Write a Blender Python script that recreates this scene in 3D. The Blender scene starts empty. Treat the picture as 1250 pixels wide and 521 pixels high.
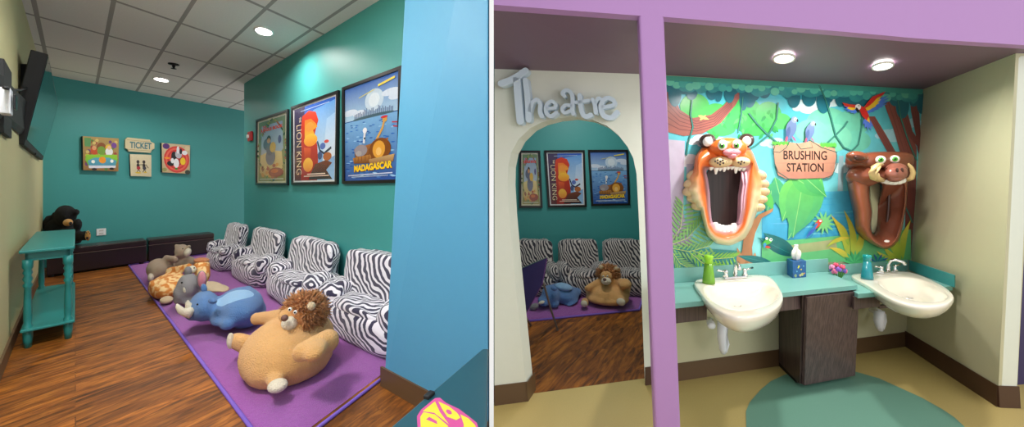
import bpy, bmesh, math, random
from mathutils import Vector, Matrix, noise
from mathutils.geometry import tessellate_polygon
random.seed(7)
SC = bpy.context.scene
COL = SC.collection
F, CX, HY, H = 450.0, 625.0, 229.0, 1.4
ZC = 3.38

# ---------------------------------------------------------------- geometry helpers
def W(x, y, d):
    return Vector(((x-CX)/F*d, d, H-(y-HY)/F*d))
def G(x, y, z=0.0):
    return W(x, y, F*(H-z)/(y-HY))
def dirvp(x):
    return Vector(((x-CX)/F, 1, 0)).normalized()
Z = Vector((0, 0, 1))
class Plane:
    def __init__(s, p, u, v=Z, side=None):
        s.p = Vector(p); s.u = Vector(u).normalized(); s.v = Vector(v).normalized()
        n = s.u.cross(s.v).normalized()
        cam = Vector((0, 0, H))
        if n.dot(cam-s.p) < 0: n = -n
        s.n = n
    def hit(s, x, y, lift=0.0):
        o = Vector((0, 0, H)); r = Vector(((x-CX)/F, 1, -(y-HY)/F))
        t = (s.p+s.n*lift-o).dot(s.n)/r.dot(s.n)
        return o+r*t
def at_floor_px(p, u, x):
    """point on the floor line p + t*u seen in column x"""
    k = (x-CX)/F
    t = (k*p.y-p.x)/(u.x-k*u.y)
    return p+u*t

# ---------------------------------------------------------------- materials
def lin(c):
    r = []
    for v in c[:3]:
        v = v/255.0
        r.append(v/12.92 if v <= .04045 else ((v+.055)/1.055)**2.4)
    return (r[0], r[1], r[2], 1)
def newmat(name):
    m = bpy.data.materials.new(name); m.use_nodes = True
    nt = m.node_tree; b = nt.nodes['Principled BSDF']
    return m, nt, b
def mat(name, col, rough=.6, metal=0, noise_amt=.0, nscale=20, bump=0, bscale=80, coat=0, emit=None, sheen=0):
    m, nt, b = newmat(name)
    b.inputs['Base Color'].default_value = lin(col)
    b.inputs['Roughness'].default_value = rough
    b.inputs['Metallic'].default_value = metal
    if coat: b.inputs['Coat Weight'].default_value = coat
    if sheen: b.inputs['Sheen Weight'].default_value = sheen
    if emit:
        b.inputs['Emission Color'].default_value = lin(col); b.inputs['Emission Strength'].default_value = emit
    tc = nt.nodes.new('ShaderNodeTexCoord')
    n = nt.nodes.new('ShaderNodeTexNoise'); n.inputs['Scale'].default_value = nscale; n.inputs['Detail'].default_value = 4
    nt.links.new(tc.outputs['Object'], n.inputs['Vector'])
    if noise_amt:
        mr = nt.nodes.new('ShaderNodeMapRange')
        mr.inputs['To Min'].default_value = 1-noise_amt; mr.inputs['To Max'].default_value = 1+noise_amt
        mx = nt.nodes.new('ShaderNodeVectorMath'); mx.operation = 'SCALE'
        mx.inputs[0].default_value = lin(col)[:3]
        nt.links.new(n.outputs['Fac'], mr.inputs['Value']); nt.links.new(mr.outputs[0], mx.inputs['Scale'])
        nt.links.new(mx.outputs[0], b.inputs['Base Color'])
    if bump:
        n2 = nt.nodes.new('ShaderNodeTexNoise'); n2.inputs['Scale'].default_value = bscale; n2.inputs['Detail'].default_value = 3
        nt.links.new(tc.outputs['Object'], n2.inputs['Vector'])
        bp = nt.nodes.new('ShaderNodeBump'); bp.inputs['Strength'].default_value = bump; bp.inputs['Distance'].default_value = .02
        nt.links.new(n2.outputs['Fac'], bp.inputs['Height']); nt.links.new(bp.outputs[0], b.inputs['Normal'])
    return m
def vcol_mat(name, rough=.35, spec=.5, namt=.05, nscale=30, coat=0, bump=0):
    m, nt, b = newmat(name)
    a = nt.nodes.new('ShaderNodeAttribute'); a.attribute_name = 'Col'
    tc = nt.nodes.new('ShaderNodeTexCoord')
    n = nt.nodes.new('ShaderNodeTexNoise'); n.inputs['Scale'].default_value = nscale; n.inputs['Detail'].default_value = 5
    mr = nt.nodes.new('ShaderNodeMapRange'); mr.inputs['To Min'].default_value = 1-namt*2; mr.inputs['To Max'].default_value = 1+namt*2
    mx = nt.nodes.new('ShaderNodeVectorMath'); mx.operation = 'SCALE'
    nt.links.new(tc.outputs['Object'], n.inputs['Vector']); nt.links.new(n.outputs['Fac'], mr.inputs['Value'])
    nt.links.new(a.outputs['Color'], mx.inputs[0]); nt.links.new(mr.outputs[0], mx.inputs['Scale'])
    nt.links.new(mx.outputs[0], b.inputs['Base Color'])
    b.inputs['Roughness'].default_value = rough
    if coat: b.inputs['Coat Weight'].default_value = coat
    if bump:
        bp = nt.nodes.new('ShaderNodeBump'); bp.inputs['Strength'].default_value = bump; bp.inputs['Distance'].default_value = .01
        nt.links.new(n.outputs['Fac'], bp.inputs['Height']); nt.links.new(bp.outputs[0], b.inputs['Normal'])
    return m
def wood_floor(name):
    m, nt, b = newmat(name)
    uv = nt.nodes.new('ShaderNodeUVMap')
    br = nt.nodes.new('ShaderNodeTexBrick')
    br.inputs['Scale'].default_value = 1; br.inputs['Brick Width'].default_value = 1.3; br.inputs['Row Height'].default_value = .14
    br.inputs['Mortar Size'].default_value = .0025; br.offset = .37
    br.inputs['Color1'].default_value = (0, 0, 0, 1); br.inputs['Color2'].default_value = (1, 1, 1, 1); br.inputs['Mortar'].default_value = (0, 0, 0, 1)
    nt.links.new(uv.outputs[0], br.inputs['Vector'])
    mp = nt.nodes.new('ShaderNodeMapping'); mp.inputs['Scale'].default_value = (1.6, 9, 1)
    nt.links.new(uv.outputs[0], mp.inputs['Vector'])
    ad = nt.nodes.new('ShaderNodeVectorMath'); ad.operation = 'MULTIPLY_ADD'
    ad.inputs[1].default_value = (5, 3, 0)
    nt.links.new(br.outputs['Color'], ad.inputs[0]); nt.links.new(mp.outputs[0], ad.inputs[2])
    n = nt.nodes.new('ShaderNodeTexNoise'); n.inputs['Scale'].default_value = 1.6; n.inputs['Detail'].default_value = 8; n.inputs['Roughness'].default_value = .65
    n.inputs['Distortion'].default_value = 1.2
    nt.links.new(ad.outputs[0], n.inputs['Vector'])
    cr = nt.nodes.new('ShaderNodeValToRGB')
    e = cr.color_ramp.elements
    e[0].position = .33; e[0].color = lin((58, 30, 9)); e[1].position = .7; e[1].color = lin((194, 120, 42))
    k = e.new(.5); k.color = lin((138, 78, 24))
    nt.links.new(n.outputs['Fac'], cr.inputs['Fac'])
    mr = nt.nodes.new('ShaderNodeMapRange'); mr.inputs['To Min'].default_value = .68; mr.inputs['To Max'].default_value = 1.15
    sep = nt.nodes.new('ShaderNodeSeparateColor'); nt.links.new(br.outputs['Color'], sep.inputs[0]); nt.links.new(sep.outputs[0], mr.inputs['Value'])
    mx = nt.nodes.new('ShaderNodeVectorMath'); mx.operation = 'SCALE'
    nt.links.new(cr.outputs['Color'], mx.inputs[0]); nt.links.new(mr.outputs[0], mx.inputs['Scale'])
    nt.links.new(mx.outputs[0], b.inputs['Base Color'])
    b.inputs['Roughness'].default_value = .5; b.inputs['Specular IOR Level'].default_value = .3
    return m
def tile_ceiling(name):
    m, nt, b = newmat(name)
    uv = nt.nodes.new('ShaderNodeUVMap'); sp = nt.nodes.new('ShaderNodeSeparateXYZ')
    nt.links.new(uv.outputs[0], sp.inputs[0])
    outs = []
    for ax, w in ((0, .035), (1, .02)):
        fr = nt.nodes.new('ShaderNodeMath'); fr.operation = 'FRACT'; nt.links.new(sp.outputs[ax], fr.inputs[0])
        s = nt.nodes.new('ShaderNodeMath'); s.operation = 'SUBTRACT'; s.inputs[1].default_value = .5; nt.links.new(fr.outputs[0], s.inputs[0])
        a = nt.nodes.new('ShaderNodeMath'); a.operation = 'ABSOLUTE'; nt.links.new(s.outputs[0], a.inputs[0])
        g = nt.nodes.new('ShaderNodeMath'); g.operation = 'GREATER_THAN'; g.inputs[1].default_value = .5-w; nt.links.new(a.outputs[0], g.inputs[0])
        outs.append(g)
    mxx = nt.nodes.new('ShaderNodeMath'); mxx.operation = 'MAXIMUM'
    nt.links.new(outs[0].outputs[0], mxx.inputs[0]); nt.links.new(outs[1].outputs[0], mxx.inputs[1])
    n = nt.nodes.new('ShaderNodeTexNoise'); n.inputs['Scale'].default_value = 60
    tc = nt.nodes.new('ShaderNodeTexCoord'); nt.links.new(tc.outputs['Object'], n.inputs['Vector'])
    cr = nt.nodes.new('ShaderNodeValToRGB'); cr.color_ramp.elements[0].color = lin((226, 222, 214)); cr.color_ramp.elements[1].color = lin((240, 236, 230))
    nt.links.new(n.outputs['Fac'], cr.inputs['Fac'])
    mc = nt.nodes.new('ShaderNodeMix'); mc.data_type = 'RGBA'
    nt.links.new(mxx.outputs[0], mc.inputs['Factor']); nt.links.new(cr.outputs['Color'], mc.inputs['A'])
    mc.inputs['B'].default_value = lin((166, 160, 154))
    nt.links.new(mc.outputs['Result'], b.inputs['Base Color']); b.inputs['Roughness'].default_value = .9
    return m
def zebra(name, scale=9, dark=(26, 18, 60), light=(232, 228, 236)):
    m, nt, b = newmat(name)
    tc = nt.nodes.new('ShaderNodeTexCoord')
    n = nt.nodes.new('ShaderNodeTexNoise'); n.inputs['Scale'].default_value = 4.5; n.inputs['Detail'].default_value = 2
    nt.links.new(tc.outputs['UV'], n.inputs['Vector'])
    ad = nt.nodes.new('ShaderNodeVectorMath'); ad.operation = 'MULTIPLY_ADD'; ad.inputs[1].default_value = (.14, .14, .14)
    nt.links.new(n.outputs['Color'], ad.inputs[0]); nt.links.new(tc.outputs['UV'], ad.inputs[2])
    w = nt.nodes.new('ShaderNodeTexWave'); w.wave_type = 'BANDS'; w.bands_direction = 'DIAGONAL'
    w.inputs['Scale'].default_value = scale; w.inputs['Distortion'].default_value = 6.0; w.inputs['Detail'].default_value = 1.2; w.inputs['Detail Scale'].default_value = .30
    w.inputs['Detail Roughness'].default_value = .6
    nt.links.new(ad.outputs[0], w.inputs['Vector'])
    cr = nt.nodes.new('ShaderNodeValToRGB'); e = cr.color_ramp.elements
    e[0].position = .48; e[0].color = lin(dark); e[1].position = .57; e[1].color = lin(light)
    nt.links.new(w.outputs['Fac'], cr.inputs['Fac']); nt.links.new(cr.outputs['Color'], b.inputs['Base Color'])
    b.inputs['Roughness'].default_value = .75; b.inputs['Sheen Weight'].default_value = .4
    return m
def plank_mat(name, c1, c2, scale=(1, 1, 1), rough=.4):
    m, nt, b = newmat(name)
    tc = nt.nodes.new('ShaderNodeTexCoord'); mp = nt.nodes.new('ShaderNodeMapping'); mp.inputs['Scale'].default_value = scale
    nt.links.new(tc.outputs['Object'], mp.inputs['Vector'])
    n = nt.nodes.new('ShaderNodeTexNoise'); n.inputs['Scale'].default_value = 6; n.inputs['Detail'].default_value = 6
    nt.links.new(mp.outputs[0], n.inputs['Vector'])
    cr = nt.nodes.new('ShaderNodeValToRGB'); cr.color_ramp.elements[0].color = lin(c1); cr.color_ramp.elements[1].color = lin(c2)
    cr.color_ramp.elements[0].position = .35; cr.color_ramp.elements[1].position = .65
    nt.links.new(n.outputs['Fac'], cr.inputs['Fac']); nt.links.new(cr.outputs['Color'], b.inputs['Base Color'])
    b.inputs['Roughness'].default_value = rough
    return m
M = {}
M['wood'] = wood_floor('dark oak planks'); M['tiles'] = tile_ceiling('lay-in ceiling tiles')
M['teal'] = mat('teal wall paint', (64, 152, 150), .5, noise_amt=.02, bump=.05, bscale=200)
M['blue'] = mat('sky blue wall paint', (80, 154, 192), .55, noise_amt=.02, bump=.05, bscale=200)
M['cream'] = mat('cream wall paint', (226, 230, 216), .6, noise_amt=.02, bump=.05, bscale=200)
M['olive'] = mat('warm cream wall paint', (196, 188, 140), .6, noise_amt=.02, bump=.05, bscale=200)
M['alcove'] = mat('alcove cream paint', (196, 192, 158), .6, noise_amt=.02)
M['white'] = mat('white trim paint', (236, 236, 236), .5)
M['base'] = mat('brown vinyl cove base', (96, 72, 48), .45, noise_amt=.04)
M['basedark'] = mat('dark brown vinyl cove base', (78, 52, 36), .45, noise_amt=.04)
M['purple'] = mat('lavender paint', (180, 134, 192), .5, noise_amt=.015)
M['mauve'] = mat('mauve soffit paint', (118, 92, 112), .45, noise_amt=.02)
M['vinyl'] = mat('mustard speckled vinyl', (192, 170, 106), .45, noise_amt=.14, nscale=160)
M['vinylteal'] = mat('teal speckled vinyl', (104, 150, 132), .45, noise_amt=.10, nscale=160)
M['furn'] = mat('teal furniture paint', (40, 136, 132), .35, noise_amt=.03)
M['lam'] = mat('teal laminate', (128, 186, 178), .35, noise_amt=.03, nscale=90)
M['lamdark'] = mat('teal laminate side splash', (60, 150, 152), .35, noise_amt=.03, nscale=90)
M['cab'] = plank_mat('dark walnut laminate', (70, 54, 54), (100, 80, 78), (20, 20, .35))
M['black'] = mat('black plastic', (10, 10, 12), .6)
M['frame'] = mat('black frame', (16, 14, 18), .3)
M['screen'] = mat('dark glass screen', (12, 30, 34), .08)
M['leather'] = mat('dark brown leather', (40, 26, 24), .33, noise_amt=.1, bump=.15, bscale=60)
M['stitch'] = mat('pale stitching', (120, 100, 92), .5)
M['rug'] = mat('purple pile', (158, 72, 168), .95, noise_amt=.2, nscale=45, bump=.8, bscale=160, sheen=.3)
M['rugedge'] = mat('violet rug binding', (124, 92, 190), .8)
M['porc'] = mat('ivory porcelain', (246, 238, 222), .12, coat=.5)
M['chrome'] = mat('chrome', (225, 225, 228), .12, metal=1)
M['pvc'] = mat('white pipe', (226, 226, 232), .4)
M['lettering'] = mat('pale blue painted letters', (204, 222, 236), .5)
M['lamp'] = mat('lamp lens', (255, 252, 246), .5, emit=14)
M['ring'] = mat('lamp trim', (235, 235, 230), .4)
M['zeb'] = zebra('zebra fleece', 9.5)
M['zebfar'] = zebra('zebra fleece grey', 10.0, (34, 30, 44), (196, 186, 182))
M['print'] = vcol_mat('glossy printed paper', .25, coat=.3)
M['muralm'] = vcol_mat('printed mural vinyl', .3, namt=.07, nscale=14)
M['canvas'] = vcol_mat('printed canvas', .6)
M['sculpt'] = vcol_mat('painted sculpture', .28, namt=.02)
M['mirror'] = mat('mirror glass', (200, 205, 205), .03, metal=1)

# ---------------------------------------------------------------- objects
def link(o, parent=None):
    COL.objects.link(o)
    if parent is not None: o.parent = parent
    return o
def tag(o, label=None, cat=None, group=None, kind=None):
    if label: o['label'] = label
    if cat: o['category'] = cat
    if group: o['group'] = group
    if kind: o['kind'] = kind
    return o
def thing(name, label, cat, loc=(0, 0, 0), group=None):
    o = bpy.data.objects.new(name, None); o.location = loc; o.empty_display_size = .1
    COL.objects.link(o)
    return tag(o, label, cat, group)
def meshobj(name, verts, faces, m, parent=None, smooth=False, cols=None, uvs=None):
    """verts in WORLD space; an object under an empty keeps its place"""
    off = Vector((0, 0, 0))
    if parent is not None:
        p = parent
        while p is not None: off += Vector(p.location); p = p.parent
    c = sum((Vector(v) for v in verts), Vector())/max(1, len(verts))
    me = bpy.data.meshes.new(name)
    me.from_pydata([Vector(v)-c for v in verts], [], faces)
    if isinstance(m, (list, tuple)):
        for k in m: me.materials.append(k)
    elif m: me.materials.append(m)
    if cols:
        a = me.color_attributes.new('Col', 'FLOAT_COLOR', 'POINT')
        for i, k in enumerate(cols): a.data[i].color = k
    if uvs:
        l = me.uv_layers.new(name='UVMap')
        for lp in me.loops: l.data[lp.index].uv = uvs[lp.vertex_index]
    if smooth:
        for f in me.polygons: f.use_smooth = True
    me.update()
    o = bpy.data.objects.new(name, me)
    o.location = c-off
    link(o, parent)
    return o
def fixn(o):
    bm = bmesh.new(); bm.from_mesh(o.data); bmesh.ops.recalc_face_normals(bm, faces=bm.faces); bm.to_mesh(o.data); bm.free()
    return o
class MB:
    def __init__(s): s.v = []; s.f = []
    def add(s, v, f):
        b = len(s.v); s.v += [Vector(q) for q in v]; s.f += [tuple(i+b for i in q) for q in f]
    def hexa(s, bot, top):
        """bot, top: four points each, same winding"""
        n = len(bot); v = list(bot)+list(top)
        f = [tuple(reversed(range(n))), tuple(range(n, 2*n))]+[(i, (i+1) % n, n+(i+1) % n, n+i) for i in range(n)]
        s.add(v, f)
    def box(s, o, a, b, c):
        """corner o and three edge vectors"""
        o, a, b, c = map(Vector, (o, a, b, c))
        s.hexa([o, o+a, o+a+b, o+b], [o+c, o+a+c, o+a+b+c, o+b+c])
    def cbox(s, c, a, b, h):
        c, a, b, h = map(Vector, (c, a, b, h)); s.box(c-a/2-b/2-h/2, a, b, h)
    def tube(s, pts, r, n=10, caps=True):
        pts = [Vector(p) for p in pts]; rs = r if isinstance(r, (list, tuple)) else [r]*len(pts)
        rings = []; up = Vector((.123, .3, .95)).normalized()
        for i, p in enumerate(pts):
            t = (pts[min(i+1, len(pts)-1)]-pts[max(i-1, 0)]).normalized()
            a = t.cross(up)
            if a.length < .05: a = t.cross(Vector((1, 0, 0)))
            a.normalize(); b = t.cross(a).normalized()
            rings.append([p+(a*math.cos(k*2*math.pi/n)+b*math.sin(k*2*math.pi/n))*rs[i] for k in range(n)])
        s.loft(rings, caps)
    def loft(s, rings, caps=True, close=True):
        n = len(rings[0]); v = [q for r in rings for q in r]; f = []
        for i in range(len(rings)-1):
            for k in range(n if close else n-1):
                f.append((i*n+k, i*n+(k+1) % n, (i+1)*n+(k+1) % n, (i+1)*n+k))
        if caps: f += [tuple(reversed(range(n))), tuple((len(rings)-1)*n+k for k in range(n))]
        s.add(v, f)
    def lathe(s, o, prof, n=20, ax=Z, e1=Vector((1, 0, 0)), e2=Vector((0, 1, 0)), caps=True):
        o = Vector(o)
        s.loft([[o+ax*z+(e1*math.cos(k*2*math.pi/n)+e2*math.sin(k*2*math.pi/n))*max(r, 1e-4) for k in range(n)] for r, z in prof], caps)
    def ell(s, c, ax, nu=24, nv=14, ex=1.0):
        """ellipsoid with axis vectors ax; ex<1 gives a boxier shape"""
        c = Vector(c); rings = []
        sg = lambda v: math.copysign(abs(v)**ex, v)
        for j in range(1, nv):
            ph = -math.pi/2+math.pi*j/nv
            rings.append([c+ax[0]*sg(math.cos(ph))*sg(math.cos(t))+ax[1]*sg(math.cos(ph))*sg(math.sin(t))+ax[2]*sg(math.sin(ph)) for t in [2*math.pi*k/nu for k in range(nu)]])
        s.loft(rings, True)
    def prism(s, pts, ext):
        """planar outline (list of world points) extruded by vector ext"""
        pts = [Vector(p) for p in pts]; n = len(pts)
        tr = tessellate_polygon([pts])
        v = pts+[p+Vector(ext) for p in pts]
        f = [tuple(t) for t in tr]+[tuple(n+i for i in reversed(t)) for t in tr]+[(i, (i+1) % n, n+(i+1) % n, n+i) for i in range(n)]
        s.add(v, f)
    def build(s, name, m, parent=None, smooth=False, bevel=0, seg=2, sub=0, uvs=None, fix=True):
        o = meshobj(name, s.v, s.f, m, parent, smooth, uvs=uvs)
        if fix: fixn(o)
        if bevel:
            md = o.modifiers.new('bevel', 'BEVEL'); md.width = bevel; md.segments = seg; md.limit_method = 'ANGLE'
        if sub:
            md = o.modifiers.new('sub', 'SUBSURF'); md.levels = sub; md.render_levels = sub
        return o
def struct(o): return tag(o, kind='structure')

_txt = {}
def text_tris(body, bold=0.0):
    key = (body, bold)
    if key in _txt: return _txt[key]
    cu = bpy.data.curves.new('t', 'FONT'); cu.body = body; cu.offset = bold; cu.resolution_u = 4
    ob = bpy.data.objects.new('t', cu); COL.objects.link(ob)
    dg = bpy.context.evaluated_depsgraph_get(); me = bpy.data.meshes.new_from_object(ob.evaluated_get(dg))
    me.calc_loop_triangles()
    vs = [(v.co.x, v.co.y) for v in me.vertices]; ts = [tuple(t.vertices) for t in me.loop_triangles]
    bpy.data.objects.remove(ob); bpy.data.curves.remove(cu); bpy.data.meshes.remove(me)
    x0 = min(v[0] for v in vs); x1 = max(v[0] for v in vs); y0 = min(v[1] for v in vs); y1 = max(v[1] for v in vs)
    vs = [((x-x0)/(x1-x0), (y-y0)/(y1-y0)) for x, y in vs]
    _txt[key] = (vs, ts); return _txt[key]

class Print:
    """flat artwork: coloured shapes laid on one surface. mp(x, y, lift) -> world"""
    def __init__(s, mp, step=4e-5): s.mp = mp; s.v = []; s.f = []; s.c = []; s.k = 0; s.step = step
    def tris(s, pts, tr, cf):
        s.k += 1; b = len(s.v)
        for p in pts: s.v.append(s.mp(p[0], p[1], s.k*s.step)); s.c.append(cf(p))
        s.f += [tuple(b+i for i in t) for t in tr]
    def poly(s, pts, c1, c2=None, lo=None, hi=None):
        """c1 at the top, c2 at the bottom of the shape"""
        if c2 is None: cf = lambda p: lin(c1)
        else:
            ys = [p[1] for p in pts]; a = min(ys) if lo is None else lo; e = max(ys) if hi is None else hi
            A, B = lin(c1), lin(c2)
            cf = lambda p: tuple(A[i]+(B[i]-A[i])*min(1, max(0, (p[1]-a)/(e-a+1e-9))) for i in range(4))
        tr = tessellate_polygon([[Vector((p[0], p[1], 0)) for p in pts]])
        s.tris(pts, [tuple(t) for t in tr], cf)
    def grid(s, x0, y0, x1, y1, stops, n=2):
        """vertical gradient with colour stops [(t, col)]"""
        for (t0, a), (t1, b) in zip(stops, stops[1:]):
            ya, yb = y0+(y1-y0)*t0, y0+(y1-y0)*t1
            s.k -= 1; s.poly([(x0, ya), (x1, ya), (x1, yb), (x0, yb)], a, b)
        s.k += 1
    def ell(s, x, y, rx, ry, c1, c2=None, n=20, rot=0, a0=0, a1=360):
        r = math.radians(rot); P = []
        for k in range(n):
            t = math.radians(a0+(a1-a0)*k/(n if a1-a0 == 360 else n-1))
            u, v = rx*math.cos(t), ry*math.sin(t)
            P.append((x+u*math.cos(r)-v*math.sin(r), y+u*math.sin(r)+v*math.cos(r)))
        s.poly(P, c1, c2)
    def line(s, pts, w, c, w2=None):
        w2 = w if w2 is None else w2; n = len(pts); L = []; R = []
        for i, p in enumerate(pts):
            a = pts[max(i-1, 0)]; b = pts[min(i+1, n-1)]; dx, dy = b[0]-a[0], b[1]-a[1]; l = math.hypot(dx, dy) or 1
            ww = (w+(w2-w)*i/max(1, n-1))/2
            L.append((p[0]-dy/l*ww, p[1]+dx/l*ww)); R.append((p[0]+dy/l*ww, p[1]-dx/l*ww))
        s.tris(L+R, [q for i in range(n-1) for q in ((i, i+1, n+i), (i+1, n+i+1, n+i))], lambda p: lin(c))
    def leaf(s, a, b, w, c, c2=None, curl=0.0, n=8):
        dx, dy = b[0]-a[0], b[1]-a[1]; P = []; Q = []
        for i in range(n+1):
            t = i/n; k = w*math.sin(math.pi*min(1, t**.8))*.5; cu = curl*math.sin(math.pi*t)
            x, y = a[0]+dx*t-dy*cu, a[1]+dy*t+dx*cu; l = math.hypot(dx, dy) or 1
            P.append((x-dy/l*k, y+dx/l*k)); Q.append((x+dy/l*k, y-dx/l*k))
        s.poly(P+Q[::-1][1:-1], c, c2)
    def text(s, body, p0, ux, uy, c, bold=0.0):
        """p0 lower-left corner, ux along the line, uy up, both in picture units"""
        vs, ts = text_tris(body, bold)
        s.tris([(p0[0]+ux[0]*x+uy[0]*y, p0[1]+ux[1]*x+uy[1]*y) for x, y in vs], ts, lambda p: lin(c))
    def build(s, name, m, parent=None):
        return meshobj(name, s.v, s.f, m, parent, cols=s.c)
WORLD, EXPO = 1.0, 0.0
PW_L, PW_R, E_LROOM, E_L2, E_TH, E_FILL, E_FILL_L = 34, 12, 200, 100, 20, 50, 12
# ================================================================ camera, world
cam = bpy.data.cameras.new('camera'); cam.sensor_width = 36; cam.lens = 36*F/1250; cam.shift_y = -(260.5-HY)/1250; cam.clip_start = .05
co = bpy.data.objects.new('camera', cam); co.location = (0, 0, H); co.rotation_euler = (math.pi/2, 0, 0); COL.objects.link(co); SC.camera = co
wd = bpy.data.worlds.new('daylight'); SC.world = wd; wd.use_nodes = True
wd.node_tree.nodes['Background'].inputs[0].default_value = (1.0, 1.0, 1.0, 1); wd.node_tree.nodes['Background'].inputs[1].default_value = WORLD
SC.view_settings.view_transform = 'Standard'; SC.view_settings.look = 'None'; SC.view_settings.gamma = 1; SC.view_settings.use_curve_mapping = False
SC.view_settings.exposure = EXPO

# ================================================================ LEFT ROOM shell
dB = dirvp(811); dS = -dirvp(92)              # along the back wall; along the side walls towards the camera
BL = G(52, 328)
PW = W(298, 102, F*(ZC-H)/127.0); PW.z = 0    # outside corner of the poster wall
PLB = Plane(BL, dB); PLL = Plane(BL, dS); PLP = Plane(PW, dS)
def up(p, z): return Vector((p.x, p.y, z))
def wall(name, p, q, z0, z1, out, m):
    b = MB(); out = Vector(out); b.hexa([up(p, z0), up(q, z0), up(q, z0)+out, up(p, z0)+out], [up(p, z1), up(q, z1), up(q, z1)+out, up(p, z1)+out])
    return struct(b.build(name, m))
wall('wall_back', BL-dS*.1, BL+dB*4.5-dS*.1, 0, ZC, -dS*.1, M['teal'])
wall_back_off = dS*.1
wall('wall_left', BL-dS*.1, BL+dS*7.6, 0, ZC, -dB*.1, M['olive'])
PLB = Plane(BL-dS*.1, dB)
wall('wall_right', PW, PW+dS*6.1, 0, ZC, dB*.35, M['teal'])
# sky-blue near wall with a slightly leaning edge
ba = G(468, 471); bdir = -dirvp(50)
be = at_floor_px(ba, bdir, 596.0)
tlean = W(493, 5, ba.y)
k = (ZC)/(tlean.z); btop = up(ba+(tlean-up(ba, tlean.z))*k, ZC)
th = dB*.16
b = MB(); b.hexa([ba, be, be+Vector((0, .6, 0)), ba+Vector((.25, .5, 0))], [btop, up(be, ZC), up(be, ZC)+Vector((0, .6, 0)), btop+Vector((.25, .5, 0))])
o = struct(b.build('wall_near', M['blue'], bevel=.02, seg=3))
PLN = Plane(ba, bdir)
# cove base along the near wall and the left wall
n_ = PLN.n*.012
b = MB(); b.hexa([ba+n_-bdir*.02, be+n_-bdir*.0, be-n_*.2, ba-n_*.2-bdir*.02], [up(ba+n_-bdir*.02, .135), up(be+n_, .135), up(be-n_*.2, .135), up(ba-n_*.2-bdir*.02, .135)])
struct(b.build('baseboard_near', M['base']))
b = MB(); q = BL+dS*7.5; e = Vector((.02, .02, 0))
b.hexa([BL, q, q+PLL.n*.015, BL+PLL.n*.015], [up(BL, .12), up(q, .12), up(q+PLL.n*.015, .12), up(BL+PLL.n*.015, .12)])
struct(b.build('baseboard_left', M['base']))
# ceiling, tiles follow the room
sB = .575; sS = 1.38
def bc(p, o, a, c):
    d = Vector(p)-o; det = a.x*c.y-a.y*c.x
    return ((d.x*c.y-d.y*c.x)/det, (a.x*d.y-a.y*d.x)/det)
s118 = bc(PLB.hit(118, 100.7), BL, dB, dS)[0]
P = [BL-dB*.1-dS*.1, BL+dB*6-dS*.1, BL+dB*6+dS*8.6, BL-dB*.1+dS*8.6]
uv = []
for p in P:
    s, t = bc(p, BL, dB, dS); uv.append(((s-s118)/sB, (t-.62)/sS))
struct(meshobj('ceiling', [up(p, ZC) for p in P], [(3, 2, 1, 0)], M['tiles'], uvs=uv))
# divider between the two rooms, seen end-on
pd = Vector(((600-CX)/F, 1, 0)); pn = Vector((1, -pd.x, 0)).normalized()
D0, D1 = .93, 6.6; wv = pn*(5.4/F*D0)
b = MB(); p0 = pd*D0-wv/2
b.hexa([p0, p0+pd*(D1-D0), p0+pd*(D1-D0)+wv, p0+wv], [up(v, ZC) for v in (p0, p0+pd*(D1-D0), p0+pd*(D1-D0)+wv, p0+wv)])
struct(b.build('wall_partition', M['white']))
# wooden floor left
def floorpoly(name, pts, m, z=0, basis=None, kind='structure'):
    uv = [bc(p, Vector((0, 0, 0)), basis[0], basis[1]) for p in pts] if basis else None
    return struct(meshobj(name, [up(p, z) for p in pts], [tuple(range(len(pts)))], m, uvs=uv))
PT = lambda y: pd*y
floorpoly('floor', [PT(-.4), PT(9.5), Vector((-7, 9.5, 0)), BL-dB*.2-dS*.2, BL-dB*.2+dS*9.2], M['wood'], basis=(dB, dS))

# ================================================================ RIGHT ROOM shell
A0 = G(603.5, 494); M0 = G(828, 464); C0 = G(1105, 422)
uw = (C0-M0).normalized(); ua = (M0-A0).normalized()
PLA = Plane(A0, ua); PLM = Plane(M0, uw)
ZM = PLM.hit(1127, 109).z
Ctop = PLM.hit(1127, 109)
ZA = PLA.hit(603, 84).z; ZA2 = PLA.hit(785, 89.5).z; ZMl = PLM.hit(815, 92).z
dR = dirvp(815)                               # depth direction of the alcove
RW = at_floor_px(C0, -dirvp(812), 1217.5)     # near end of right wall
RWt = up(W(1240, 65, RW.y), W(1240, 65, RW.y).z)
# mural wall
Mtop = up(M0, ZMl)
bk = Vector((0, .12, 0))
mw0 = at_floor_px(M0, uw, 806); mt0 = up(mw0, ZMl)
b = MB(); b.hexa([mw0, C0, C0+bk, mw0+bk], [mt0, Ctop, Ctop+bk, mt0+bk])
struct(b.build('wall_right_001'.replace('_001', '_mural'), M['alcove']))
b = MB(); ob = Vector((.12, 0, 0)); b.hexa([C0, RW, RW+ob, C0+ob+bk], [Ctop, RWt, RWt+ob, Ctop+bk+ob])
struct(b.build('wall_side', M['alcove']))
# rounded jamb at the near end of the side wall
jb = G(1243, 497); jt = W(1262, 60, jb.y)
b = MB(); b.hexa([RW, jb, jb+Vector((.16, .25, 0)), RW+Vector((.13, .25, 0))], [RWt, up(jt, RWt.z), up(jt, RWt.z)+Vector((.16, .25, 0)), RWt+Vector((.13, .25, 0))])
struct(b.build('wall_end', M['cream'], bevel=.03, seg=4))
wall('wall_corridor', jb+Vector((.30, .26, 0)), jb+Vector((2.2, .5, 0)), 0, 2.7, Vector((0, .1, 0)), mat('deep violet wall paint', (58, 48, 92), .6))
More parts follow.
